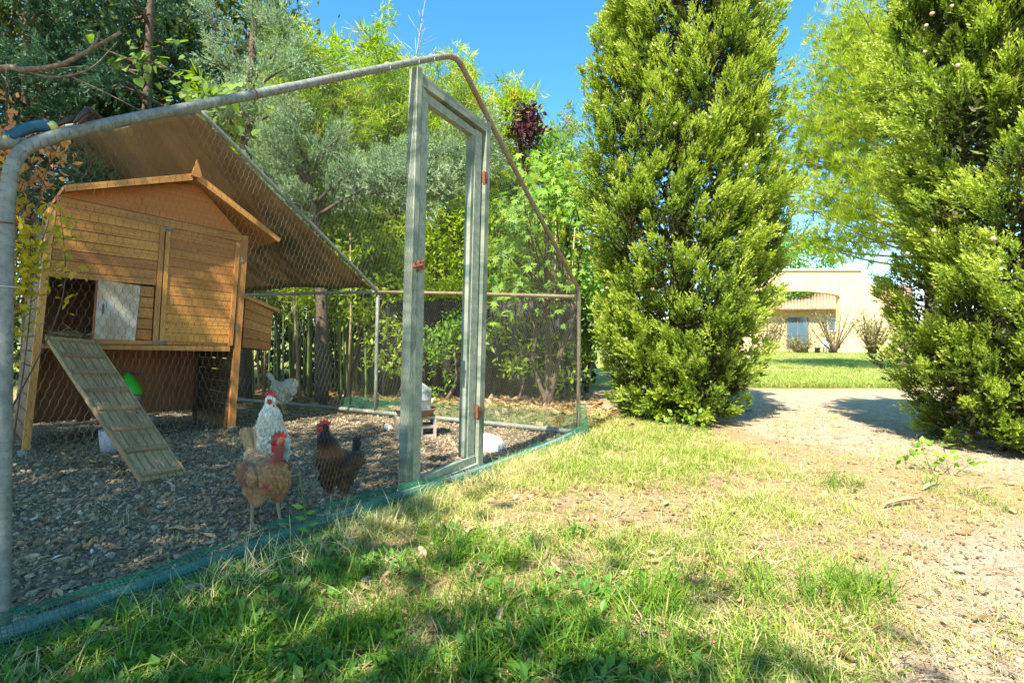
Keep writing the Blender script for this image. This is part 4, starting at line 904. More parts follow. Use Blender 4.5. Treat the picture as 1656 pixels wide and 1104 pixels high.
# body: side walls, floor, back, under wall
def hpt(s, d, z): return A3(HBL[0], HBL[1], 0)+HU*s+HV_*d+Z3*z
HW = np.linalg.norm((HBR-HBL)[:2]); sl = .155                                            # lean along HU between ground and eave
def lean(s, z): return s+(sl*(1-s/HW)+.10*(s/HW))*z/1.83
def hwall(name, s, d0, d1, z0, z1, th, mat, n, parent=HT):
    for k in range(n):
        a = z0+(z1-z0)*k/n; b = z0+(z1-z0)*(k+.93)/n
        P = [hpt(lean(s, a), d0, a), hpt(lean(s, a), d1, a), hpt(lean(s, b), d1, b), hpt(lean(s, b), d0, b)]
        add_prism(MB(), P, HU*th, .002).build(name, M[mat], parent)
hwall('plank', .0, .05, 1.02, .10, 1.80, .02, 'wooddark', 15)
hwall('plank', HW-.03, .05, 1.02, .03, .80, .02, 'wooddark', 7)
hwall('plank', HW-.03, .05, 1.02, .80, 1.80, .02, 'wooddark', 9)
P = [hpt(lean(.02, .12), 1.02, .12), hpt(lean(HW-.02, .12), 1.02, .12), hpt(lean(HW-.02, 1.8), 1.02, 1.8), hpt(lean(.02, 1.8), 1.02, 1.8)]
add_prism(MB(), P, HV_*.02).build('back_panel', M['woodred'], HT)
for f in (.02, .3, .33, .95): 
    P = [hpt(lean(HW*f, .1), 1.0, .1), hpt(lean(HW*f+.05, .1), 1.0, .1), hpt(lean(HW*f+.05, .85), 1.0, .85), hpt(lean(HW*f, .85), 1.0, .85)]; add_prism(MB(), P, HV_*.018, .002).build('batten', M['woodred'], HT)
P = [hpt(lean(.04, .83), .03, .83), hpt(lean(HW-.04, .83), .03, .83), hpt(lean(HW-.04, .83), 1.0, .83), hpt(lean(.04, .83), 1.0, .83)]; add_prism(MB(), P, Z3*.025).build('floor_board', M['wooddark'], HT)
P = [hpt(lean(.04, 1.8), .02, 1.8), hpt(lean(HW-.04, 1.8), .02, 1.8), hpt(lean(HW-.04, 1.8), 1.0, 1.8), hpt(lean(.04, 1.8), 1.0, 1.8)]; add_prism(MB(), P, Z3*.015).build('ceiling_board', M['wooddark'], HT)
for (s, d) in ((.02, .98), (HW-.06, .98)):
    P = [hpt(lean(s, 0), d, 0), hpt(lean(s, 0)+.045, d, 0), hpt(lean(s, .85)+.045, d, .85), hpt(lean(s, .85), d, .85)]; add_prism(MB(), P, HV_*.045).build('post', M['wooddark'], HT)
for (x, y, sx) in ((42, 735, .06), (376, 697, .05)):
    c = onH(x, y); c[2] = 0; mb = MB(); add_box(mb, c-A3(sx*.6, .03, 0), c+A3(sx*.6, .03, .045), .004); mb.build('foot_bracket', M['galv'], HT)
# roof slabs and fascias
def roof(a, b, dep, th, name):
    Pa, Pb = onH(*a, .13), onH(*b, .13); d = nrm(Pb-Pa); up = np.cross(d, HV_); up = up if up[2] > 0 else -up
    return add_prism(MB(), [Pa, Pb, Pb+HV_*dep, Pa+HV_*dep], up*th, .002).build(name, M['wood'], HT)
roof((104, 305), (316, 284), 1.3, .022, 'roof'); roof((318, 286), (452, 389), 1.3, .022, 'roof')
def fascia(poly): 
    P = np.array([onH(*p, .131) for p in poly]); return add_prism(MB(), P, HN*.018, .002).build('fascia', M['woodtrim'], HT)
fascia([(106, 310), (311, 292), (311, 281), (104, 300)]); fascia([(319, 293), (450, 392), (453, 386), (322, 283)])
P = np.array([onH(*p, .15) for p in ((308, 284), (324, 289), (326, 284), (318, 259))]); add_prism(MB(), P, HN*.016, .002).build('finial', M['woodtrim'], HT)
P = np.array([onH(*p, .12) for p in ((310, 284), (326, 288), (318, 276))]); add_prism(MB(), P, HV_*1.3).build('ridge_cap', M['wood'], HT)
# nest box on the right
def nb(x, y, off=-.22): return onH(x, y, off)
NB = MB(); P = np.array([nb(*p) for p in ((391, 562), (435, 567), (440, 504), (396, 483))]); add_prism(NB, P, HV_*.55); nbo = NB.build('nest_box', M['wooddark'], HT)
for k in range(5):
    a, b = k/5, (k+.94)/5; q = [lerp((396, 483), (391, 562), b), lerp((441, 504), (436, 567), b), lerp((441, 504), (436, 567), a), lerp((396, 483), (391, 562), a)]
    add_prism(MB(), np.array([nb(*p) for p in q]), HN*.012, .002).build('plank', M['wood'], nbo)
P = np.array([nb(*p, -.17) for p in ((394, 481), (453, 505), (453, 500), (394, 475))]); add_prism(MB(), P, HV_*.65, .002).build('nest_lid', M['woodtrim'], nbo)
# straw in the doorway
r = np.random.default_rng(120); mb = MB(); n = 220; P = np.array([onH(x, y) for x, y in zip(r.uniform(78, 150, n), r.uniform(536, 549, n))])-HN*r.uniform(-.03, .25, n)[:, None]
leaf_quads(mb, P, rand_unit(r, n)*A3(1, 1, .35), rand_unit(r, n), r.uniform(.05, .16, n), .004, r.uniform(0, 1, n)); tag(mb.build('straw_bedding', M['straw']), 'loose straw spilling over the hut doorway', kind='stuff')

# ramp leaning on the doorway
RTL, RTR = onH(76, 546, .01), onH(150, 552, .01); RBR, RBL = gp(298, 769), gp(231, 781)
RP = thing('ramp', (RBL+RBR)/2, 'weathered wooden hen ramp with cross cleats leaning on the hut', 'ramp')
def rp(u, v): return RTL*(1-u)*(1-v)+RTR*u*(1-v)+RBR*u*v+RBL*(1-u)*v
RNm = nrm(np.cross(RBL-RTL, RTR-RTL)); RNm = RNm if RNm[2] > 0 else -RNm
for k in range(5):
    a, b = k/5+.006, (k+1)/5-.012; add_prism(MB(), [rp(a, .0), rp(b, .0), rp(b, 1), rp(a, 1)], RNm*.016, .002).build('board', M['rampwood'], RP)
for k in range(8):
    v = .03+.94*k/7; add_prism(MB(), [rp(.03, v-.012), rp(.97, v-.012), rp(.97, v+.012), rp(.03, v+.012)]+RNm*.016, RNm*.018, .002).build('cleat', M['rampwood'], RP)
for u in (-.05, 1.0): add_prism(MB(), [rp(u, 0), rp(u+.05, 0), rp(u+.05, 1), rp(u, 1)]-RNm*.012, RNm*.036, .002).build('side_rail', M['rampwood'], RP)

# feeder and bits under the hut
c = px(212, 640, 4.55); c[2] = 0
t = thing('feeder', c, 'grey hanging feeder tube with a lime green slanted lid', 'feeder')
V, Q = lathe([(0, .02), (.10, .02), (.11, .05), (.115, .12), (.10, .12), (.075, .08), (.07, .30), (.07, .43), (0, .43)], c, 20); MB().add(V, Q).build('body', M['greyplastic'], t, True)
V, Q = lathe([(.085, .42), (.088, .44), (.07, .50), (.03, .56), (0, .57)], c, 18); V = V+np.stack([.5*(V[:, 2]-.42)*-.3, 0*V[:, 2], -.45*(V[:, 0]-c[0])], -1); MB().add(V, Q).build('lid', M['greenplastic'], t, True)
c = px(182, 726, 3.98); c[2] = 0; t = thing('pot', c, 'grey white pot standing behind the ramp', 'pot')
V, Q = lathe([(0, 0), (.075, 0), (.082, .08), (.088, .17), (.08, .17), (.07, .02), (0, .02)], c, 20); MB().add(V, Q).build('body', m_plain('pot_grey', (.42, .43, .45), .6, 0, (.55, .56, .58), 4), t, True)
c = px(232, 688, 4.45); c[2] = 0; t = thing('bucket', c, 'dark grey bucket under the hut beside the ramp', 'bucket')
V, Q = lathe([(0, 0), (.06, 0), (.075, .16), (.08, .2), (.07, .2), (.055, .02), (0, .02)], c, 18); MB().add(V, Q).build('body', M['greyplastic'], t, True)
mb = MB(); add_tube(mb, [px(207, 603, 5.0), px(232, 605, 5.0)], .006, 6); add_tube(mb, [px(205, 603, 5.0), px(213, 603.5, 5.0)], .011, 6); tag(mb.build('scraper', m_plain('blue_plastic', (.06, .13, .4), .4)), 'small blue handled scraper hooked on the back panel under the hut', 'tool')

# drinker on a concrete block
c = gp(668, 709); c = c+A3(0, .10, 0)
bt = thing('concrete_block', c, 'hollow concrete block under the drinker tray', 'block'); mb = MB(); bx, by, bz = .175, .10, .19
rot = lambda v: A3(v[0]*.95-v[1]*.3, v[0]*.3+v[1]*.95, v[2])
def rbox(mb, lo, hi):
    m = MB(); add_box(m, lo, hi, .003); V = np.concatenate(m.V); V = np.array([rot(v) for v in V])+c
    for k_, f in m.F.items(): pass
    mb.add(V, [np.concatenate(f) for f in m.F.values()]); mb.flat = True
for z in (0, .085, .165): rbox(mb, (-bx, -by, z), (bx, by, z+.025))
for x in (-bx+.0005, -.075, .03, bx-.0255): rbox(mb, (x, -by+.001, .02), (x+.025, by-.001, .17))
mb.build('body', M['concrete'], bt)
V, Q = lathe([(0, .192), (.15, .192), (.185, .25), (.19, .255), (.175, .255), (.145, .21), (0, .21)], c, 26); tt = thing('tray', c+Z3*.192, 'shallow terracotta tray between block and drinker', 'tray'); MB().add(V, Q).build('body', M['terra'], tt, True)
dk = thing('drinker', c+A3(.01, 0, .21), 'galvanised poultry drinker with conical lid on its tray', 'drinker')
V, Q = lathe([(0, .212), (.125, .212), (.125, .25), (.122, .252), (.122, .33), (.125, .333), (.125, .337), (.122, .34), (.122, .415)], c+A3(.02, 0, 0), 28); MB().add(V, Q).build('tank', M['galvdrink'], dk, True)
V, Q = lathe([(.128, .408), (.128, .418), (.06, .47), (.02, .495), (0, .498)], c+A3(.02, 0, 0), 28); MB().add(V, Q).build('lid', M['galvdrink'], dk)
# ribbed white dish
c = gp(788, 726); a = np.arange(48)/48*2*np.pi; prof = [(.165, .0), (.16, .04), (.13, .085), (.07, .11), (0, .118)]
V, Q = lathe(prof, c+A3(-.03, .03, 0), 64); ang = np.arctan2(V[:, 1]-c[1]-.03, V[:, 0]-c[0]+.03); V[:, :2] = (V[:, :2]-(c[:2]+A3(-.03, .03)))*(1+.035*np.sign(np.sin(ang*16)))[:, None]+c[:2]+A3(-.03, .03)
tag(MB().add(V, Q).build('ribbed_dish', M['whiteplastic']), 'upturned ribbed white dish on the gravel behind the door', 'dish')
def rock_mesh(seed, s, n=2):
    bm = bmesh.new(); bmesh.ops.create_icosphere(bm, subdivisions=n, radius=1); V = np.array([v.co[:] for v in bm.verts]); d = 1+.22*sn(V, seed, 1.6)+.1*sn(V, seed+9, 4); r_ = np.random.default_rng(seed); pl = nrm(r_.normal(size=(7, 3)))
    for q in pl: 
        h = V@q; lim = r_.uniform(.55, .8); V = V-np.maximum(h-lim, 0)[:, None]*q
    V = V*d[:, None]*np.asarray(s)
    for v, c_ in zip(bm.verts, V): v.co = c_
    me = bpy.data.meshes.new('stone'); bm.to_mesh(me); bm.free(); return me
p = gp(627, 697); o = obj('white_stone', rock_mesh(5, (.045, .04, .04)), m_plain('chalk', (.75, .70, .62), .9)); o.location = p+Z3*.03; tag(o, 'white lump of stone left of the concrete block', 'stone')
for (x, y, s, l) in ((575, 682, .10, 'low brown clod of soil near the rear post'), (608, 690, .12, 'brown clod of soil beside the white stone')):
    o = obj('soil_clod', rock_mesh(int(x), (s, s*.6, s*.38), 3), M['bark']); o.location = gp(x, y)+Z3*.01; tag(o, l, 'clod')

# hand rake lying on the top pipe
t0 = onG(30, 214, .0); rk = thing('hand_rake', t0, 'hand rake with blue grip resting on the top pipe', 'hand rake')
h0, h1 = onG(12, 224, -.01), onG(84, 205, -.01)
add_tube(MB(), smooth_path([h0, h0*.66+h1*.34+Z3*.012, h0*.33+h1*.67+Z3*.012, h1], 5), [.011]+[.0155]*8+[.017]*4+[.016]*2+[.0125], 10).build('grip', M['bluehandle'], rk, True)
add_tube(MB(), [h1-nrm(h1-h0)*.012, h1+nrm(h1-h0)*.010], [.0175, .015], 10).build('grip_end', M['limecap'], rk); add_tube(MB(), [h0-nrm(h1-h0)*.006, h0+nrm(h1-h0)*.01], [.010, .0135], 10).build('grip_end', M['limecap'], rk)
sh = onG(126, 189, .0); add_tube(MB(), [h1, sh], .0065, 8).build('shaft', M['tool'], rk)
hd = MB(); c0, c1 = onG(143, 176, .05), onG(163, 194, -.10); add_tube(hd, [sh, (c0+c1)/2], .007, 6); add_tube(hd, [c0, (c0+c1)/2+Z3*.004, c1], .008, 6)
for k in range(5):
    q = c0+(c1-c0)*k/4; e = q+(h1-sh)*.55-Z3*.028; add_tube(hd, [q, (q+e)/2+Z3*.006, e], [.0075, .006, .0045], 5)
hd.build('rake_head', M['tool'], rk)

# ------------------------------------------------------------------ hens
_us = np.linspace(0, 2*np.pi, 10, endpoint=False); _vs = np.linspace(-np.pi/2, np.pi/2, 8)
UVS = np.stack([np.outer(np.cos(_vs), np.cos(_us)), np.outer(np.cos(_vs), np.sin(_us)), np.outer(np.sin(_vs), np.ones(10))], -1).reshape(-1, 3)
_i = np.arange(7)[:, None]*10; _j = np.arange(10)[None]; UVQ = np.stack([_i+_j, _i+(_j+1) % 10, _i+10+(_j+1) % 10, _i+10+_j], -1).reshape(-1, 4)
def ball(bm, c, r_, rot_=None):
    v = UVS*np.asarray((r_,)*3 if np.isscalar(r_) else r_, float)
    if rot_ is not None: v = v@np.array(rot_.to_3x3()).T
    bm.add(v+np.asarray(c, float), UVQ)
def chain(bm, pts, rad, sy=1.0):
    for (a, ra), (b, rb) in zip(zip(pts[:-1], rad[:-1]), zip(pts[1:], rad[1:])):
        a, b = np.asarray(a, float), np.asarray(b, float); L = np.linalg.norm(b-a); n = max(2, int(L/(.35*min(ra, rb)))+1)
        for t in np.linspace(0, 1, n): rr = ra+(rb-ra)*t; ball(bm, a+(b-a)*t, (rr, rr*sy, rr))
FEV = np.array([(-.1, 0, 0), (.25, .26, -.03), (.62, .33, -.04), (.9, .2, -.05), (1, 0, -.06), (.9, -.2, -.05), (.62, -.33, -.04), (.25, -.26, -.03)]); FEF = np.array([[0, i, i+1] for i in range(1, 7)]); FES = np.array([.8, .85, 1, 1.08, 1.12, 1.08, 1, .85])
def hen(loc, heading, scale, label, colfn, seed, head=(.13, 0, .405), headyaw=0.0, neckr=(.060, .040, .028), feet=((.02, 0), (-.02, 0)), naked=False, body_z=0.0, pitch=0.0, tail=(-.55, .85), tailcol=None, headtilt=0.0, tailn=12, taill=.13):
    r = np.random.default_rng(seed); t = thing('hen', loc, label, 'hen', 'hens in the run'); t.rotation_euler = (0, 0, heading); t.scale = (scale,)*3
    bm = MB(); z = body_z; pz = lambda x: math.tan(pitch)*x
    chain(bm, [(.105, 0, .235+z+pz(.10)), (.04, 0, .228+z+pz(.04)), (-.04, 0, .235+z+pz(-.04)), (-.10, 0, .262+z+pz(-.10)), (-.135, 0, .30+z+pz(-.13))], [.064, .083, .080, .056, .03], .82)
    for s in (-1, 1):
        ball(bm, (-.015, s*.068, .245+z), (.10, .020, .055), Matrix.Rotation(.12, 4, 'Y'))
        fx, fy = feet[0 if s < 0 else 1]; y = s*.045+fy
        chain(bm, [(.015, s*.042, .19+z), (.03, s*.045, .145+z*.8), (fx*.5-.005, s*.045, .10)], [.055, .034, .012], .9)
        chain(bm, [(fx*.5-.005, s*.045, .10), (fx, y, .016)], [.0085, .0075])
        for a in (-.5, 0, .5, 3.14):
            l = .052 if a < 3 else .026; e = (fx+l*math.cos(a), y+l*math.sin(a), .006); mid = (fx+l*.5*math.cos(a), y+l*.5*math.sin(a), .014)
            chain(bm, [(fx, y, .015), mid, e], [.0075, .0065, .0045])
    hd = np.asarray(head, float); nb_ = A3(.09, 0, .27+z+pz(.09)); nm = (nb_+hd)/2+A3(.015, 0, .005); hb = hd-A3(.004, 0, .022)
    if naked: chain(bm, [(.095, 0, .262+z+pz(.09)), tuple(nb_+(hd-nb_)*.25), tuple(nm), tuple(hd)], [.05, .03, neckr[1], neckr[2]])
    else: chain(bm, [(.085, 0, .25+z+pz(.08)), tuple(nb_+A3(0, 0, .01)), tuple(nm), tuple(hb)], [.07, neckr[0], neckr[1], neckr[2]*.82], .95)
    hx = A3(math.cos(headyaw)*math.cos(headtilt), math.sin(headyaw)*math.cos(headtilt), math.sin(headtilt)); hy = A3(-math.sin(headyaw), math.cos(headyaw), 0); hz = np.cross(hx, hy)
    chain(bm, [tuple(hd), tuple(hd+hx*.018)], [.025, .019], .9)
    me = bm.mesh('tmp'); o = bpy.data.objects.new('tmp', me); COL.objects.link(o)
    rm = o.modifiers.new('r', 'REMESH'); rm.mode = 'VOXEL'; rm.voxel_size = .0048; sm = o.modifiers.new('s', 'SMOOTH'); sm.iterations = 4; sm.factor = .5
    dg = bpy.context.evaluated_depsgraph_get(); me2 = bpy.data.meshes.new_from_object(o.evaluated_get(dg)); bpy.data.objects.remove(o); me2.name = 'body'
    nV = len(me2.vertices); V = np.empty(nV*3); me2.vertices.foreach_get('co', V); V = V.reshape(-1, 3); Nm = np.empty(nV*3); me2.vertices.foreach_get('normal', Nm); Nm = Nm.reshape(-1, 3)
    dh = np.linalg.norm(V-hd, axis=1); leg = np.clip((.115-V[:, 2])/.02, 0, 1)
    dn = np.clip((V[:, 2]-(.285+z))/(hd[2]-.285-z), 0, 1)*(V[:, 0] > .03)         # up the neck
    C = colfn(V, Nm, dn, dh, leg, r)
    c = np.ones((nV, 4), np.float32); c[:, :3] = C; at = me2.attributes.new('Col', 'FLOAT_COLOR', 'POINT'); at.data.foreach_set('color', c.ravel())
    me2.polygons.foreach_set('use_smooth', np.ones(len(me2.polygons), bool)); me2.materials.clear(); me2.materials.append(M['plume'])
    obj('body', me2, None, t, True)
    # feathers laid over the body
    ok = (leg < .05) & (V[:, 2] > .165) & (dh > .042) & ~(naked & (dn > .12)); idx = r.choice(np.where(ok)[0], 3600, replace=True); P = V[idx]; N_ = Nm[idx]
    flow = np.where((dn[idx] > .05)[:, None], nrm(nb_-hd)[None]+A3(-.25, 0, 0), A3(-1, 0, -.25)[None]); flow = np.where((P[:, 2] < .17+z)[:, None], A3(-.4, 0, -1)[None], flow)
    flow = flow-N_*np.sum(flow*N_, -1, keepdims=True); d = nrm(flow+r.normal(0, .12, (len(P), 3)))+N_*.05
    s_ = np.cross(N_, d); fb = MB(); L = np.where(dn[idx] > .05, .016, .020)*r.uniform(.7, 1.2, len(P)); shaped_leaves(fb, r, P+N_*.0005, d, N_, L, .5, FEV, FEF)
    FV = np.concatenate(fb.V); FC = np.clip(np.repeat(C[idx]*r.uniform(.72, 1.2, (len(P), 1)), len(FEV), 0)*np.tile(FES, len(P))[:, None], 0, 1); tl = tailn; tb = MB(); tc_ = A3(-.125, 0, .285+z+pz(-.125))
    for k in range(tl):
        f = (k/(tl-1)-.5); dd = nrm(A3(tail[0]+f*.25, f*.28*(1 if k % 2 else -1), tail[1]-abs(f)*.3)); sd = nrm(A3(.35*(1 if f > 0 else -1), 1, 0)) if k % 3 else Y3
        w = .032; L_ = taill*r.uniform(.85, 1.1); pts = [tc_+dd*L_*q for q in (0, .3, .65, .92, 1.0)]; sdd = nrm(np.cross(dd, np.cross(sd, dd))+A3(.5, 0, .2)); Vt = []
        for p_, ww in zip(pts, (.3, .75, 1, .7, .05)): Vt += [p_-sdd*w*.5*ww, p_+sdd*w*.5*ww+A3(0, .004*(1 if f > 0 else -1), 0)]
        tb.add(Vt, np.array([[2*i_, 2*i_+1, 2*i_+3, 2*i_+2] for i_ in range(4)]))
    obj('feathers', mesh_np('feathers', FV, list(map(np.concatenate, fb.F.values())), col=FC), M['featherm'], t, True)
    TV = np.concatenate(tb.V); tcol = np.asarray(tailcol, float)[None]*np.repeat(r.uniform(.7, 1.25, (tl, 1)), 10, 0)
    obj('tail', mesh_np('tail', TV, list(map(np.concatenate, tb.F.values())), col=np.clip(tcol, 0, 1)), M['featherm'], t, True)
    # comb, wattles, beak, eyes
    H3 = lambda a, b, c_: hd+hx*a+hy*b+hz*c_
    cp = [(-.024, .016), (-.026, .030), (-.016, .028), (-.014, .040), (-.004, .030), (.000, .043), (.009, .030), (.014, .038), (.021, .024), (.030, .022), (.030, .008)]
    add_prism(MB(), [H3(a*1.15, -.003, b*1.18-.003) for a, b in cp], hy*.006, .001).build('comb', M['comb'], None).parent = t
    for s in (-1, 1):
        wm = MB(); Vw, Qw = lathe([(0, -.034), (.007, -.030), (.010, -.018), (.007, -.004), (0, 0)], (0, 0, 0), 8); Vw = Vw*A3(1, .5, 1); wm.add(np.array([H3(v[0]+.022, v[1]+s*.008, v[2]-.010) for v in Vw]), Qw); wm.build('wattle', M['comb'], None).parent = t
        em = MB(); Vw, Qw = lathe([(0, -.004), (.003, -.003), (.004, 0), (.003, .003), (0, .004)], (0, 0, 0), 8); em.add(np.array([H3(v[0]+.012, v[1]*.6+s*.0245, v[2]+.004) for v in Vw]), Qw); em.build('eye', M['eye'], None).parent = t
        fm = MB(); Vw, Qw = lathe([(0, -.013), (.010, -.009), (.014, 0), (.010, .010), (0, .013)], (0, 0, 0), 10); fm.add(np.array([H3(v[0]+.014, v[1]*.3+s*.0205, v[2]-.001) for v in Vw]), Qw); fm.build('face_skin', M['comb'], None).parent = t
    add_tube(MB(), [H3(.028, 0, .001), H3(.042, 0, -.001), H3(.053, 0, -.007)], [.0095, .006, .0012], 8).build('beak', M['beak'], None).parent = t
    return t
LEGC = A3(.50, .37, .22); RED = A3(.33, .07, .05)
def mixv(a, b, w): return a*(1-w[:, None])+b*w[:, None]
def col_white(V, N, dn, dh, leg, r):
    C = np.tile(A3(.84, .77, .58), (len(V), 1)); C = mixv(C, A3(.86, .80, .62), np.clip(dn, 0, 1)); C = mixv(C, A3(.60, .57, .47), np.clip(sn(V, 3, 40)*.5, 0, 1)*.7)
    return mixv(C, A3(.52, .34, .14), leg)
def col_naked(V, N, dn, dh, leg, r):
    C = np.tile(A3(.42, .20, .075), (len(V), 1)); C = mixv(C, A3(.62, .45, .26), np.clip(sn(V, 5, 30)+.1, 0, 1)*.45)
    wing = ((np.abs(V[:, 1]) > .058) & (V[:, 2] > .19) & (V[:, 2] < .30)).astype(float); C = mixv(C, A3(.17, .05, .022), wing*.85*np.clip(.7+sn(V, 8, 30), 0, 1))
    C = mixv(C, A3(.66, .52, .34), np.clip((-V[:, 0]-.09)/.04, 0, 1)*.7)
    C = mixv(C, RED, np.clip(dn*6-.5, 0, 1)); C = mixv(C, RED*1.1, (dh < .03).astype(float)); C = mixv(C, A3(.36, .16, .06), ((dh < .035) & (V[:, 2] > V[:, 2].max()-.03)).astype(float)*.6)
    wound = np.clip(1-np.linalg.norm(V-A3(.13, -.05, .21), axis=1)/.022, 0, 1); C = mixv(C, A3(.40, .06, .06), np.clip(wound*2, 0, 1))
    return mixv(C, LEGC, leg)
def col_black(V, N, dn, dh, leg, r):
    C = np.tile(A3(.045, .022, .012), (len(V), 1)); C = mixv(C, A3(.27, .115, .025), np.clip(sn(V*A3(.6, 1, 1.5), 9, 45)*.9-.1, 0, 1)*np.clip((V[:, 2]-.17)/.05, 0, 1)*np.clip(1-np.abs(V[:, 0]-.0)/.14, 0, 1))
    C = mixv(C, A3(.25, .085, .025), np.clip((dn-.05)*5, 0, 1)*np.clip(1-(dn-.3)*3, 0, 1)*.7); C = mixv(C, A3(.018, .014, .013), np.clip((dn-.45)*5, 0, 1))
    return mixv(C, A3(.50, .42, .28), leg)
D2R = math.radians
hen(gp(428, 851), D2R(-40), 1.06, 'brown hen with a bare red neck in front of the white hen', col_naked, 1, head=(.135, .0, .385), headyaw=D2R(218), neckr=(.05, .020, .021), feet=((-.02, .0), (.055, .0)), naked=True, body_z=-.012, tail=(-.40, .95), tailcol=(.56, .34, .15), tailn=12, taill=.14)
hen(gp(549, 831), D2R(256), .98, 'dark brown and black hen facing left by the door post', col_black, 2, head=(.125, .0, .452), headyaw=D2R(-66), neckr=(.058, .040, .028), feet=((.01, .0), (-.01, .0)), pitch=.52, body_z=.012, tail=(-.30, 1.0), tailcol=(.03, .018, .013), tailn=12, taill=.14, headtilt=-.05)
hen(px(433, 803, 2.83)*A3(1, 1, 0), D2R(-60), 1.21, 'tall cream white hen standing upright behind the bare necked hen', col_white, 3, head=(.115, .0, .445), headyaw=D2R(46), neckr=(.070, .048, .032), pitch=.25, tail=(-.8, .35), tailcol=(.74, .69, .55), headtilt=-.1)
hen(px(459, 668, 6.05)*A3(1, 1, 0), D2R(-25), 1.12, 'white hen walking at the back of the run near the bamboo', col_white, 4, head=(.150, .0, .345), headyaw=D2R(-60), neckr=(.075, .055, .034), feet=((.05, 0), (-.04, 0)), tail=(-.75, .85), tailcol=(.74, .68, .53), body_z=.02, taill=.15)

# ------------------------------------------------------------------ house far behind
HD = 40.
ht = thing('house_wall', ((1320-CX)/F*HD, HD, 0), 'cream arched wall of the house beyond the lawn', 'house')
def poly3(pts, D): return np.array([px(x, y, D) for x, y in pts])
arc = [(1236, 566), (1236, 480)]+[(1236+123*f, 480-9.5*math.sin(math.pi*(.12+f*.80))/1.0) for f in np.linspace(0.04, .98, 16)]+[(1359, 481), (1359, 566)]
outer_r = [(1447, 571), (1444, 540), (1420, 482), (1393, 437)]; 
bm = bmesh.new(); pts = [(1195, 571)]+[(1236, 571)]+arc[1:-1]+[(1359, 571)]+outer_r+[(1195, 437)]
vs = [bm.verts.new(px(x, y, HD)) for x, y in pts]; f = bm.faces.new(vs); g = bmesh.ops.extrude_face_region(bm, geom=[f]); bmesh.ops.translate(bm, verts=[v for v in g['geom'] if isinstance(v, bmesh.types.BMVert)], vec=(0, .55, 0)); bmesh.ops.recalc_face_normals(bm, faces=bm.faces[:])
me = bpy.data.meshes.new('wall'); bm.to_mesh(me); bm.free(); obj('wall', me, M['render'], ht)
add_prism(MB(), poly3([(1195, 437.5), (1394, 437.5), (1394, 434.5), (1195, 434.5)], HD-.12), A3(0, .8, 0)).build('coping', M['coping'], ht)
add_prism(MB(), poly3([(1195, 439), (1393, 439), (1393, 437.6), (1195, 437.6)], HD-.05), A3(0, .04, 0)).build('drip_moulding', M['rooftile'], ht)
h2 = thing('house', ((1310-CX)/F*46, 46., 0), 'stone house with terracotta roof seen through the arch', 'house')
DW = 46.; add_prism(MB(), poly3([(1225, 568), (1400, 568), (1400, 499), (1225, 499)], DW), A3(0, 6, 0)).build('wall', M['stonewall'], h2)
mb = MB(); ncol = 34
for k in range(ncol):
    x0 = 1222+k*5.2; a = px(x0, 500, DW-.8); top_y = np.interp(x0, [1222, 1265, 1330, 1400], [494, 487, 474, 472]); b = px(x0, top_y, DW+3.5); V, Q = [], []
    w = 5.2/F*DW
    add_tube(mb, [a+X3*w/2, b+X3*w/2], [w*.52, w*.5], 8)
mb.build('roof_tiles', M['rooftile'], h2)
add_prism(MB(), poly3([(1222, 502.5), (1402, 502.5), (1402, 499.5), (1222, 499.5)], DW-.7), A3(0, .7, 0)).build('eave', M['coping'], h2)
w = add_prism(MB(), poly3([(1273, 563), (1308, 563), (1308, 513), (1273, 513)], DW-.06), A3(0, .05, 0)).build('patio_door', M['bluedoor'], h2)
for x in (1273, 1290, 1307): add_prism(MB(), poly3([(x-.6, 563), (x+.6, 563), (x+.6, 513), (x-.6, 513)], DW-.1), A3(0, .04, 0)).build('frame', M['greyfurn'], w)
w = add_prism(MB(), poly3([(1338, 536), (1353, 536), (1353, 514), (1338, 514)], DW-.06), A3(0, .05, 0)).build('window', M['whiteframe'], h2)
add_prism(MB(), poly3([(1340, 533.5), (1350.5, 533.5), (1350.5, 516), (1340, 516)], DW-.08), A3(0, .02, 0)).build('pane', M['bluedoor'], w)
h3 = thing('outbuilding', ((1420-CX)/F*48, 48., 0), 'small tiled outbuilding right of the arched wall', 'building')
add_prism(MB(), poly3([(1403, 569), (1475, 569), (1475, 498), (1403, 498)], 48.), A3(0, 5, 0)).build('wall', M['stonewall'], h3)
mb = MB()
for k in range(14): a = px(1400+k*5.6, 499, 47.2); b = px(1400+k*5.6, 464, 51.5); add_tube(mb, [a, b], .17, 8)
mb.build('roof_tiles', M['rooftile'], h3)
tb = thing('garden_table', px(1322, 569, 39)*A3(1, 1, 0), 'low garden table in front of the arched wall', 'table'); c = px(1322, 569, 38.6); c[2] = 0
mb = MB(); add_box(mb, c+A3(-1.1, -.4, .36), c+A3(1.1, .4, .42)); mb.build('tabletop', M['greyfurn'], tb)
for dx in (-.9, 0, .9): mb = MB(); add_box(mb, c+A3(dx-.04, -.3, 0), c+A3(dx+.04, .3, .36)); mb.build('leg', M['greyfurn'], tb)
c = px(1341, 569, 38.2); c[2] = 0; ch = thing('garden_chair', c, 'pale garden chair behind the bare shrub', 'chair'); mb = MB(); add_box(mb, c+A3(-.3, -.3, .36), c+A3(.3, .3, .42)); mb.build('seat', M['whiteframe'], ch)
mb = MB(); add_prism(mb, [c+A3(-.3, .28, .4), c+A3(.3, .28, .4), c+A3(.3, .45, 1.1), c+A3(-.3, .45, 1.1)], A3(0, .04, 0)); mb.build('backrest', M['whiteframe'], ch)
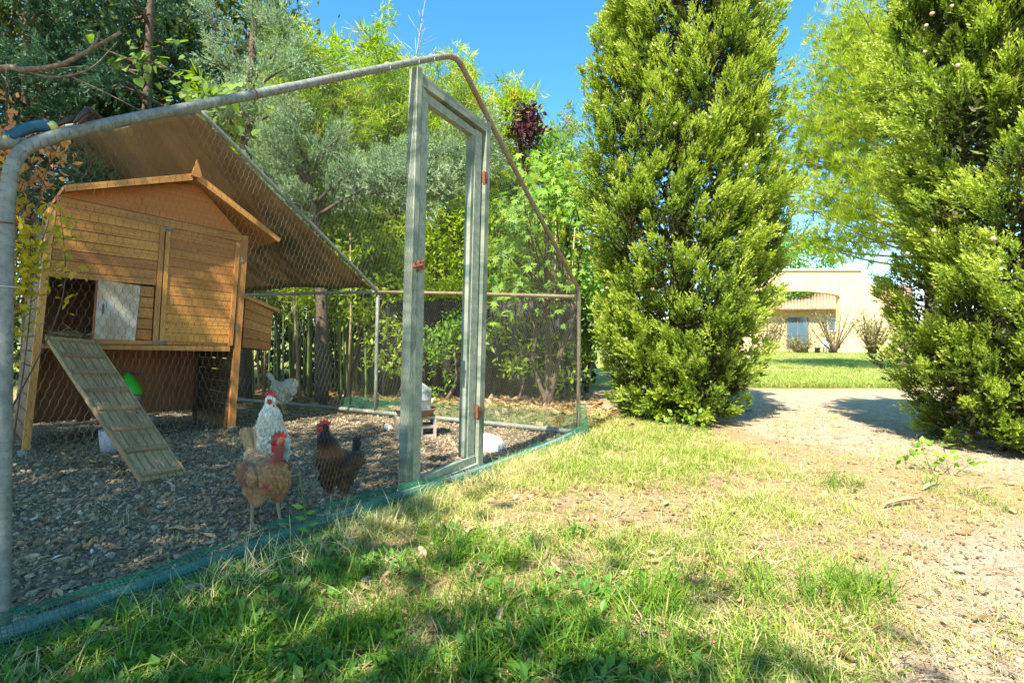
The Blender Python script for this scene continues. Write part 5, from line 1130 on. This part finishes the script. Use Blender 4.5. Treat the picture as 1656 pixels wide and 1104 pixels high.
for dx in (-.26, .26):
    for dy in (-.26, .26): mb = MB(); add_box(mb, c+A3(dx-.03, dy-.03, 0), c+A3(dx+.03, dy+.03, .36)); mb.build('leg', M['whiteframe'], ch)
def twiggy(x, y, D, w, h, n, nl, label, seed, mat='shrubdry'):
    r = np.random.default_rng(seed); b = px(x, y, D); b[2] = 0; t = thing('garden_shrub', b, label, 'shrub', 'shrubs before the house'); tm = MB(); lm = MB()
    for i in range(n):
        a = r.uniform(0, 6.28); e = b+A3(math.cos(a)*w*r.uniform(.3, 1), math.sin(a)*w*.6, h*r.uniform(.6, 1)); Q = smooth_path([b+A3(r.normal(0, .1), 0, 0), (b+e)/2+A3(r.normal(0, .12), 0, -.1*h*.3), e], 5); add_tube(tm, Q, np.linspace(.06, .012, len(Q)), 5)
        P = np.array([Q[int(u*(len(Q)-1))] for u in r.uniform(.35, 1, nl)])+r.normal(0, .22, (nl, 3)); leaf_quads(lm, P, rand_unit(r, nl)+Z3*.4, rand_unit(r, nl), r.uniform(.12, .26, nl), .06, r.uniform(0, 1, nl))
    tm.build('stem', M['bark'], t); lm.build('leaves', M[mat], t)
twiggy(1350, 570, 36., 2.2, 3.6, 14, 46, 'open shrub with dark forked stems before the arch', 301)
twiggy(1412, 573, 34., 1.6, 3.0, 18, 90, 'dense dry bush at the right foot of the arched wall', 302)
twiggy(1292, 567, 38., 1.1, 1.3, 12, 60, 'small pale bush before the patio door', 303)
twiggy(1240, 572, 33., 1.6, 2.6, 14, 60, 'dry bush beside the left pier of the arch', 304)

# ------------------------------------------------------------------ scattered ground cover (geometry nodes instancing)
def scatter(name, P, R, S, I, protos_, label):
    cl = bpy.data.collections.new(name+'_kinds')
    for k_, me in enumerate(protos_): o = bpy.data.objects.new('%s_%02d' % (name, k_), me); cl.objects.link(o)
    me = bpy.data.meshes.new(name); me.vertices.add(len(P)); me.vertices.foreach_set('co', np.asarray(P, np.float32).ravel())
    a = me.attributes.new('rot', 'FLOAT_VECTOR', 'POINT'); a.data.foreach_set('vector', np.asarray(R, np.float32).ravel())
    a = me.attributes.new('scl', 'FLOAT', 'POINT'); a.data.foreach_set('value', np.asarray(S, np.float32))
    a = me.attributes.new('idx', 'INT', 'POINT'); a.data.foreach_set('value', np.asarray(I, np.int32))
    o = bpy.data.objects.new(name, me); COL.objects.link(o); tag(o, label, kind='stuff')
    g = bpy.data.node_groups.new(name, 'GeometryNodeTree'); g.interface.new_socket('Geometry', in_out='INPUT', socket_type='NodeSocketGeometry'); g.interface.new_socket('Geometry', in_out='OUTPUT', socket_type='NodeSocketGeometry')
    gi = g.nodes.new('NodeGroupInput'); go = g.nodes.new('NodeGroupOutput'); ip = g.nodes.new('GeometryNodeInstanceOnPoints'); ci = g.nodes.new('GeometryNodeCollectionInfo')
    ci.inputs['Collection'].default_value = cl; ci.inputs['Separate Children'].default_value = True; ci.inputs['Reset Children'].default_value = True
    m2p = g.nodes.new('GeometryNodeMeshToPoints'); g.links.new(gi.outputs[0], m2p.inputs['Mesh']); g.links.new(m2p.outputs[0], ip.inputs['Points'])
    g.links.new(ci.outputs[0], ip.inputs['Instance']); ip.inputs['Pick Instance'].default_value = True
    for nm, ty, sk in (('rot', 'FLOAT_VECTOR', 'Rotation'), ('scl', 'FLOAT', 'Scale'), ('idx', 'INT', 'Instance Index')):
        na = g.nodes.new('GeometryNodeInputNamedAttribute'); na.data_type = ty; na.inputs['Name'].default_value = nm
        outp = [x for x in na.outputs if x.enabled and x.name == 'Attribute'][0]; g.links.new(outp, ip.inputs[sk])
    g.links.new(ip.outputs[0], go.inputs[0]); md = o.modifiers.new('scatter', 'NODES'); md.node_group = g; return o
def euler_rand(r, n, tilt=.25): return np.stack([r.normal(0, tilt, n), r.normal(0, tilt, n), r.uniform(0, 6.28, n)], -1)
# crushed stone inside the run
r = np.random.default_rng(400); st = []
for k in range(8):
    me = rock_mesh(40+k, (1., r.uniform(.6, .9), r.uniform(.4, .65)), 1 if k > 4 else 2); me.materials.append(M['stone']); st.append(me)
runp = np.array(RUN); n = 95000
P = np.stack([r.uniform(-5.6, .7, n), r.uniform(1.3, 7.3, n)], -1); P = P[in_poly(P, runp)]
keep = r.uniform(0, 1, len(P)) < np.clip(3.4/np.maximum(P[:, 1], 1), .35, 1); P = P[keep]
S = r.uniform(.006, .0145, len(P))*np.where(r.uniform(0, 1, len(P)) < .08, 1.7, 1); I = r.integers(0, 8, len(P))
hut_rel = (P-HBL[:2])@HV_[:2]
bare = (hut_rel > -.55) & (sn(P, 77, 1.3) > -.2) & (P[:, 0] < -1.6); ok = ~bare | (r.uniform(0, 1, len(P)) < .25); P, S, I = P[ok], S[ok], I[ok]
scatter('gravel', np.column_stack([P, S*.35]), np.stack([r.normal(0, .5, len(P)), r.normal(0, .5, len(P)), r.uniform(0, 6.28, len(P))], -1), S, I, st, 'grey crushed stone covering the floor of the run')
# path pebbles
pb = []
for k in range(4): me = rock_mesh(60+k, (1, .8, .6), 1); me.materials.append(M['pebble']); pb.append(me)
n = 26000; D = 1.15/(r.uniform(.05, 1, n)**.55); P = np.stack([r.uniform(.7, 4.5, n), np.clip(D, 1.1, 9.3)], -1); P[:, 0] = np.where(r.uniform(0, 1, n) < .35, P[:, 0]+P[:, 1]*.4, P[:, 0]); pth = np.array([p[:2] for p in PATH]); P = P[in_poly(P, pth) | (r.uniform(0, 1, n) < .12)]
scatter('path_pebbles', np.column_stack([P, np.full(len(P), .003)]), euler_rand(r, len(P), .4), r.uniform(.002, .0055, len(P))*np.clip(P[:, 1]/2.5, .8, 1.6), r.integers(0, 4, len(P)), pb, 'pale pebbles lying on the gravel path')

def tuft(seed, nb_, L, W, lean_, mat, tm=.4, spread=.03):
    r = np.random.default_rng(seed); mb = MB()
    for i in range(nb_):
        a = r.uniform(0, 6.28); d = A3(math.cos(a), math.sin(a), 0); l = L*r.uniform(.5, 1.15); ln = lean_*r.uniform(.3, 1.3); b = A3(r.normal(0, spread), r.normal(0, spread), -.004); s = A3(-d[1], d[0], 0)
        V = []; 
        for f, w in ((0, .7), (.4, 1), (.75, .7), (1, .06)):
            c = b+d*(ln*l*f**1.7)+Z3*(l*f*(1-.35*ln*f)); V += [c-s*W*.5*w, c+s*W*.5*w]
        mb.add(V, np.array([[0, 1, 3, 2], [2, 3, 5, 4], [4, 5, 7, 6]]), np.clip(r.normal(tm, .16), 0, 1))
    me = mb.mesh('tuft'); me.materials.append(M[mat]); return me
lush = [tuft(500+k, 13, .07, .0036, 1.05, 'grass', .38, .04) for k in range(5)]
tall = [tuft(520+k, 24, .16, .0048, 1.0, 'grass', .42, .03) for k in range(3)]
dry = [tuft(540+k, 16, .055, .0032, 1.1, 'drygrass', .5, .035) for k in range(6)]
thatch = [tuft(580+k, 14, .075, .0026, 2.6, 'drygrass', .8, .05) for k in range(3)]
mid = [tuft(560+k, 14, .075, .0036, .9, 'drygrass', .2, .03) for k in range(4)]
def litter_me(k_):
    V = np.array([(-.5, -.02, 0), (-.1, -.16, .05), (.5, 0, .02), (-.1, .16, .05), (-.5, .02, 0)]); me = mesh_np('feather', V, [np.array([[0, 1, 2], [0, 2, 3]])]); me.materials.append(M['whiteplastic']); return me
def sd_g(P): return (P-GA[:2])@GN[:2]
r = np.random.default_rng(600)
n = 60000; D = r.uniform(1.0, 1.0, n); Y = 1.05*(5.6/1.05)**r.uniform(0, 1, n); X = r.uniform(-1.6, 2.6, n); P = np.stack([X, Y], -1)
outl = sd_g(P) > .05
edge = np.interp(Y, [1.0, 1.28, 1.73, 2.2, 3.1, 4.5, 5.6], [.75, .85, 1.15, 1.55, 1.75, 2.0, 1.6])
soft = np.clip((edge-X)/.35+.5+sn(P, 31, 3.)*.7, 0, 1)
bare = np.clip(.58+.8*sn(P, 33, 2.1)+.5*sn(P, 34, 7), .05, 1); bare = np.where(Y < 2.0, np.maximum(bare, .22), bare)
ok = outl & (r.uniform(0, 1, n) < soft*bare*.75); P = P[ok]
lushf = np.clip(1.15-(P[:, 1]-1.2)/1.3-np.clip(P[:, 0]-.3, 0, 2)*.35+.35*sn(P, 35, 2.5), 0, 1)
u = r.uniform(0, 1, len(P)); isl = u < lushf*.75; I = np.where(isl, r.integers(0, 5, len(P)), np.where(r.uniform(0, 1, len(P)) < .38+.3*sn(P, 36, 2.8), 17+r.integers(0, 4, len(P)), 8+r.integers(0, 6, len(P)))); I = np.where(r.uniform(0, 1, len(P)) < .2, 14+r.integers(0, 3, len(P)), I)
S = r.uniform(.5, 1.15, len(P))*np.where(isl, np.clip(.45+.4*lushf, .45, .85), 1)
scatter('lawn_grass', np.column_stack([P, np.zeros(len(P))]), euler_rand(r, len(P), .12), S, I, lush+tall+dry+thatch+mid, 'patchy green and straw coloured grass in front of the run')
# dry stalks standing along the net
st_ = [tuft(590+k, 9, .15, .0026, .9, 'drygrass', .8, .04) for k in range(4)]
sv = np.concatenate([r.uniform(.25, 3.9, 260), r.normal(2.45, .2, 90), r.normal(.95, .2, 60)]); ov = r.uniform(.10, .30, len(sv))+np.abs(r.normal(0, .05, len(sv)))
P = np.array([gs(a_, 0, b_)[:2] for a_, b_ in zip(sv, ov)]); P = P[P[:, 1] > 1.15]
scatter('dry_stalks', np.column_stack([P, np.zeros(len(P))]), euler_rand(r, len(P), .3), r.uniform(.35, 1.1, len(P)), r.integers(0, 4, len(P)), st_, 'dry grass stalks standing along the green net')
# straw and small stones strewn over the bare soil, a few white feathers in the run
n = 2600; Y = 1.2*(6.5/1.2)**r.uniform(0, 1, n); P = np.stack([r.uniform(.6, 1.0, n)+r.uniform(0, 1, n)*(1.2+.35*Y), Y], -1); P = P[r.uniform(0, 1, n) < .5+.6*sn(P, 61, 2.5)]
scatter('soil_straw', np.column_stack([P, np.full(len(P), .003)]), euler_rand(r, len(P), .1), r.uniform(.3, .9, len(P)), r.integers(0, 5, len(P)), thatch+dry[:2], 'bits of straw and dead grass on the bare soil')
n = 5000; Y = 1.2*(7/1.2)**r.uniform(0, 1, n); P = np.stack([r.uniform(-.2, 1.0, n)+r.uniform(0, 1, n)*(1.2+.4*Y), Y], -1); P = P[sd_g(P) > .2]
scatter('soil_crumbs', np.column_stack([P, np.full(len(P), .002)]), euler_rand(r, len(P), .5), r.uniform(.003, .011, len(P)), r.integers(0, 8, len(P)), st, 'soil crumbs and small stones on the bare ground')
# straw, droppings of soil and a few feathers on the floor of the run
n = 1500; P = np.stack([r.uniform(-5, .6, n), r.uniform(1.5, 7, n)], -1); P = P[in_poly(P, runp) & (r.uniform(0, 1, n) < .35+.6*sn(P, 71, 1.6))]
scatter('run_straw', np.column_stack([P, np.full(len(P), .012)]), euler_rand(r, len(P), .15), r.uniform(.35, .9, len(P)), r.integers(0, 3, len(P)), thatch, 'loose straw on the floor of the run')
fth = []
for k_ in range(2): me = litter_me(k_); fth.append(me)
n = 130; P = np.stack([r.uniform(-4.2, .4, n), r.uniform(1.5, 6, n)], -1); P = P[in_poly(P, runp)]
scatter('feathers_litter', np.column_stack([P, np.full(len(P), .014)]), euler_rand(r, len(P), .25), r.uniform(.025, .05, len(P)), r.integers(0, 2, len(P)), fth, 'small pale feathers dropped on the gravel')
# tall clumps
cl = [gp(*q)[:2] for q in ((950, 1075), (1000, 1060), (1060, 985), (1040, 975), (1090, 990), (560, 1040), (620, 1010), (700, 1070), (480, 1085), (790, 905), (740, 890), (690, 900), (860, 1060), (1350, 965), (1395, 950), (1370, 975), (340, 1080), (240, 1050), (580, 930), (650, 860), (1150, 1060), (1360, 790), (1560, 805), (940, 735), (780, 985), (900, 1000), (1280, 960))]
Pc = np.concatenate([c+r.normal(0, .07*max(1, c[1]/2), (6, 2)) for c in cl]); Pc = Pc[sd_g(Pc) > .04]
scatter('tall_grass', np.column_stack([Pc, np.zeros(len(Pc))]), euler_rand(r, len(Pc), .15), r.uniform(.35, .9, len(Pc)), r.integers(0, 3, len(Pc)), tall, 'taller green grass clumps dotted over the lawn')
# far lawn, and grass along the run's far side
n = 26000; Y = 9.5*(36/9.5)**(r.uniform(0, 1, n)**1.3); X = Y*r.uniform(.42, .85, n); P = np.stack([X, Y], -1); P = P[(Y > 9.9+1.1*sn(P, 43, .9)+.6*sn(P, 44, 4)) & (r.uniform(0, 1, n) < .55+.55*sn(P, 45, .8)+.3*sn(P, 46, 2.5))]
P2 = np.stack([r.uniform(-2.0, 1.4, 5000), r.uniform(4.6, 8.0, 5000)], -1); wn = A3(-GVd[1], GVd[0]); sdw = -((P2-GB[:2])@wn); 
P2 = P2[(sdw > .06) & (sdw < 1.5) & (r.uniform(0, 1, len(P2)) < .45+.5*sn(P2, 41, 3))]
Sf = np.concatenate([r.uniform(1.2, 2.2, len(P)), r.uniform(.6, 1.1, len(P2))]); P = np.concatenate([P, P2])
scatter('far_lawn', np.column_stack([P, np.zeros(len(P))]), euler_rand(r, len(P), .12), Sf, np.where(r.uniform(0, 1, len(P)) < .6, r.integers(0, 5, len(P)), 5+r.integers(0, 4, len(P))), dry[:5]+mid, 'grass of the far lawn and beyond the run')
# litter: dry leaves, straw
def litter_mesh(seed, L, W):
    r = np.random.default_rng(seed); V = []; 
    for f, w in ((0, .15), (.25, .8), (.55, 1), (.85, .5), (1, .05)): z = .12*L*math.sin(f*3+seed); V += [(f*L-L/2, -w*W/2, z+.15*W), (f*L-L/2, 0, z), (f*L-L/2, w*W/2, z+.12*W)]
    q = []; 
    for i in range(4): q += [[3*i, 3*i+1, 3*i+4, 3*i+3], [3*i+1, 3*i+2, 3*i+5, 3*i+4]]
    me = mesh_np('litter', np.array(V), [np.array(q)], tint=np.full(len(V), .5)); me.materials.append(M['dryleaf']); return me
lit = [litter_mesh(1, 1, .35), litter_mesh(2, 1, .14), litter_mesh(3, 1, .5), litter_mesh(4, 1.2, .06), litter_mesh(5, 1.2, .05)]
n = 20000; Y = 1.1*(8.5/1.1)**r.uniform(0, 1, n); X = r.uniform(-3.4, 3.5, n); P = np.stack([X, Y], -1); inside = in_poly(P, runp); 
dens = np.where(inside, .25, np.where(np.abs(sd_g(P)-.15) < .2, .9, np.where(P[:, 0] > 1.1, .07, .5))); dens = np.where((P[:, 1] > 4.8) & ~inside & (P[:, 0] < 1), 1, dens); P = P[r.uniform(0, 1, n) < dens]
scatter('dry_litter', np.column_stack([P, np.full(len(P), .012)]), euler_rand(r, len(P), .3), r.uniform(.02, .075, len(P)), r.integers(0, 5, len(P)), lit, 'dry leaves and straw scattered on the ground')
n = 4500; P = np.stack([r.uniform(-5, 1.2, n), r.uniform(5, 10, n)], -1); sdw = -((P-GB[:2])@wn); P = P[sdw > .05]
scatter('bamboo_litter', np.column_stack([P, np.full(len(P), .015)]), euler_rand(r, len(P), .35), r.uniform(.08, .2, len(P)), r.integers(0, 5, len(P)), lit, 'fallen bamboo leaves under the grove')

# small rosettes of clover and dock leaves through the shaded grass
def rosette(seed):
    r = np.random.default_rng(seed); mb = MB(); k = 6; a = np.arange(k)/k*6.28+r.normal(0, .3, k); d = np.stack([np.cos(a), np.sin(a), r.uniform(.3, 1.1, k)], -1)
    leaf_quads(mb, np.zeros((k, 3))+d*.01, d, np.stack([-np.sin(a), np.cos(a), 0*a], -1), r.uniform(.03, .06, k), r.uniform(.016, .028, k), r.uniform(.1, 1, k), .12, .6); me = mb.mesh('rosette'); me.materials.append(M['weed']); return me
r = np.random.default_rng(650); n = 5200; Y = 1.05*(3.6/1.05)**r.uniform(0, 1, n); P = np.stack([r.uniform(-1.7, 1.0, n), Y], -1)
P = P[(sd_g(P) > .12) & (Y < 2.3) & (P[:, 0] < .55) & (r.uniform(0, 1, n) < np.clip(.45+.6*sn(P, 51, 3.5)-np.clip(P[:, 0], 0, 1)*.5-np.clip(Y-2, 0, 2)*.25, 0, 1))]
scatter('ground_weeds', np.column_stack([P, np.full(len(P), .005)]), euler_rand(r, len(P), .25), r.uniform(.4, 1.15, len(P)), r.integers(0, 5, len(P)), [rosette(660+k) for k in range(5)], 'small leafy weeds growing through the grass')

# individual weeds
def weed(x, y, n, L, W, label, seed, up_=.7):
    r = np.random.default_rng(seed); b = gp(x, y); t = thing('weed', b, label, 'weed', 'broad leaved weeds'); 
    for k in range(n):
        a = k/n*6.28+r.normal(0, .3); d = A3(math.cos(a), math.sin(a), up_*r.uniform(.5, 1.4)); d = nrm(d); s = nrm(np.cross(d, Z3)); l = L*r.uniform(.7, 1.15); V = []
        for f, w in ((0, .08), (.25, .12), (.45, .8), (.65, 1), (.85, .7), (1, .04)): c = b+d*l*f-Z3*(.25*l*f*f); u = np.cross(s, d); V += [c-s*W*.5*w+u*W*.12*w, c, c+s*W*.5*w+u*W*.12*w]
        q = []
        for i in range(5): q += [[3*i, 3*i+1, 3*i+4, 3*i+3], [3*i+1, 3*i+2, 3*i+5, 3*i+4]]
        MB().add(V, np.array(q), r.uniform(.2, 1)).build('leaf', M['weed'], t)
for i, (x, y, n, L, W, lab) in enumerate(((352, 985, 6, .11, .04, 'broad leaved dock growing by the green net'), (425, 950, 5, .10, .035, 'two tall leaved weed beside the fallen pipe net'), (470, 990, 6, .07, .03, 'low weed with wide leaves in the shade'),
                           (300, 1060, 6, .07, .035, 'round leaved weed at the lower left'), (595, 1085, 6, .075, .04, 'fleshy round leaved weed at the bottom edge'), (640, 1075, 5, .06, .035, 'small round leaved weed near the bottom edge'),
                           (795, 955, 6, .06, .04, 'pale green weed in the middle of the lawn'), (1040, 1030, 5, .07, .035, 'dark leaved weed in the lower lawn'), (590, 925, 6, .06, .03, 'small weed in the grass below the dark hen'), (930, 925, 5, .06, .03, 'upright weed at the sunlit patch edge'), (700, 985, 5, .055, .03, 'low weed in the shaded grass centre'))):
    weed(x, y, n, L, W, lab, 700+i)
r = np.random.default_rng(720)
for (x, y, lab) in ((1090, 702, 'pale leafy shoots at the foot of the broad cypress'), (1520, 765, 'low green shoots at the foot of the right cypress'), (705, 650, 'leafy green plant behind the drinker')):
    b = gp(x, y); t = thing('seedling', b, lab, 'plant'); lm = MB(); tm = MB()
    for k in range(9):
        e = b+A3(r.normal(0, .16), r.normal(0, .05), r.uniform(.06, .20)); add_tube(tm, [b+A3((e-b)[0]*.6, 0, 0), e], [.003, .002], 4); P = e+r.normal(0, .02, (5, 3)); leaf_quads(lm, P, rand_unit(r, 5)+Z3*.2, rand_unit(r, 5), .055, .035, r.uniform(.4, 1, 5), .1, .45)
    tm.build('stem', M['culm'], t); lm.build('leaves', M['fig'], t)
# tall thin weed standing in front of the wire
b = gp(515, 905); t = thing('tall_weed', b, 'thin tall weed standing before the wire between the hens', 'weed'); tm = MB(); lm = MB(); top_ = px(483, 755, b[1]); Q = smooth_path([b, (b+top_)/2+A3(-.012, 0, 0), top_], 8); add_tube(tm, Q, np.linspace(.003, .0015, len(Q)), 5)
for k in range(9): c = Q[1+k]; sgn = 1 if k % 2 else -1; leaf_quads(lm, c[None], A3(sgn*.8, -.2, .25)[None], A3(0, .3, 1)[None], .05, .018, .7, .1, .45)
tm.build('stem', M['weed'], t); lm.build('leaves', M['weed'], t)
# large fallen sheaths and leaves
def sheath(x0, y0, x1, y1, w, label, i):
    a, b = gp(x0, y0)+Z3*.015, gp(x1, y1)+Z3*.02; d = b-a; s = nrm(np.cross(d, Z3)); V = []
    for f, ww in ((0, .1), (.2, .7), (.5, 1), (.8, .75), (1, .08)): c = a+d*f+Z3*.010*math.sin(f*3.1); V += [c-s*w*.5*ww+Z3*.012*ww, c-Z3*.004*ww, c+s*w*.5*ww+Z3*.012*ww]
    q = []
    for k in range(4): q += [[3*k, 3*k+1, 3*k+4, 3*k+3], [3*k+1, 3*k+2, 3*k+5, 3*k+4]]
    m = MB(); m.add(V, np.array(q)); o = m.build('fallen_sheath', M['sheath'], None, True); md = o.modifiers.new('t', 'SOLIDIFY'); md.thickness = .002; tag(o, label, 'fallen leaf', 'fallen sheaths and leaves')
for i, s in enumerate(((2, 1090, 75, 1060, .035, 'large tan sheath at the lower left corner'), (285, 975, 330, 955, .03, 'curled tan sheath against the green net'), (340, 1050, 372, 1018, .028, 'pale dry leaf lying in the lower left grass'), (410, 870, 452, 862, .02, 'dry sheath on the gravel by the brown hen'),
                       (1425, 822, 1490, 812, .03, 'long pale sheath on the dry soil'), (1492, 795, 1520, 788, .03, 'pale flake of bark near the right cypress'), (1575, 797, 1605, 794, .02, 'thin pale flake before the right cypress'), (745, 875, 775, 860, .02, 'pale dry leaf on the sunlit lawn'), (110, 1020, 150, 1013, .02, 'small pale leaf by the net at the left'), (268, 862, 305, 866, .018, 'tan sliver lying on the gravel'))):
    sheath(*s, i)
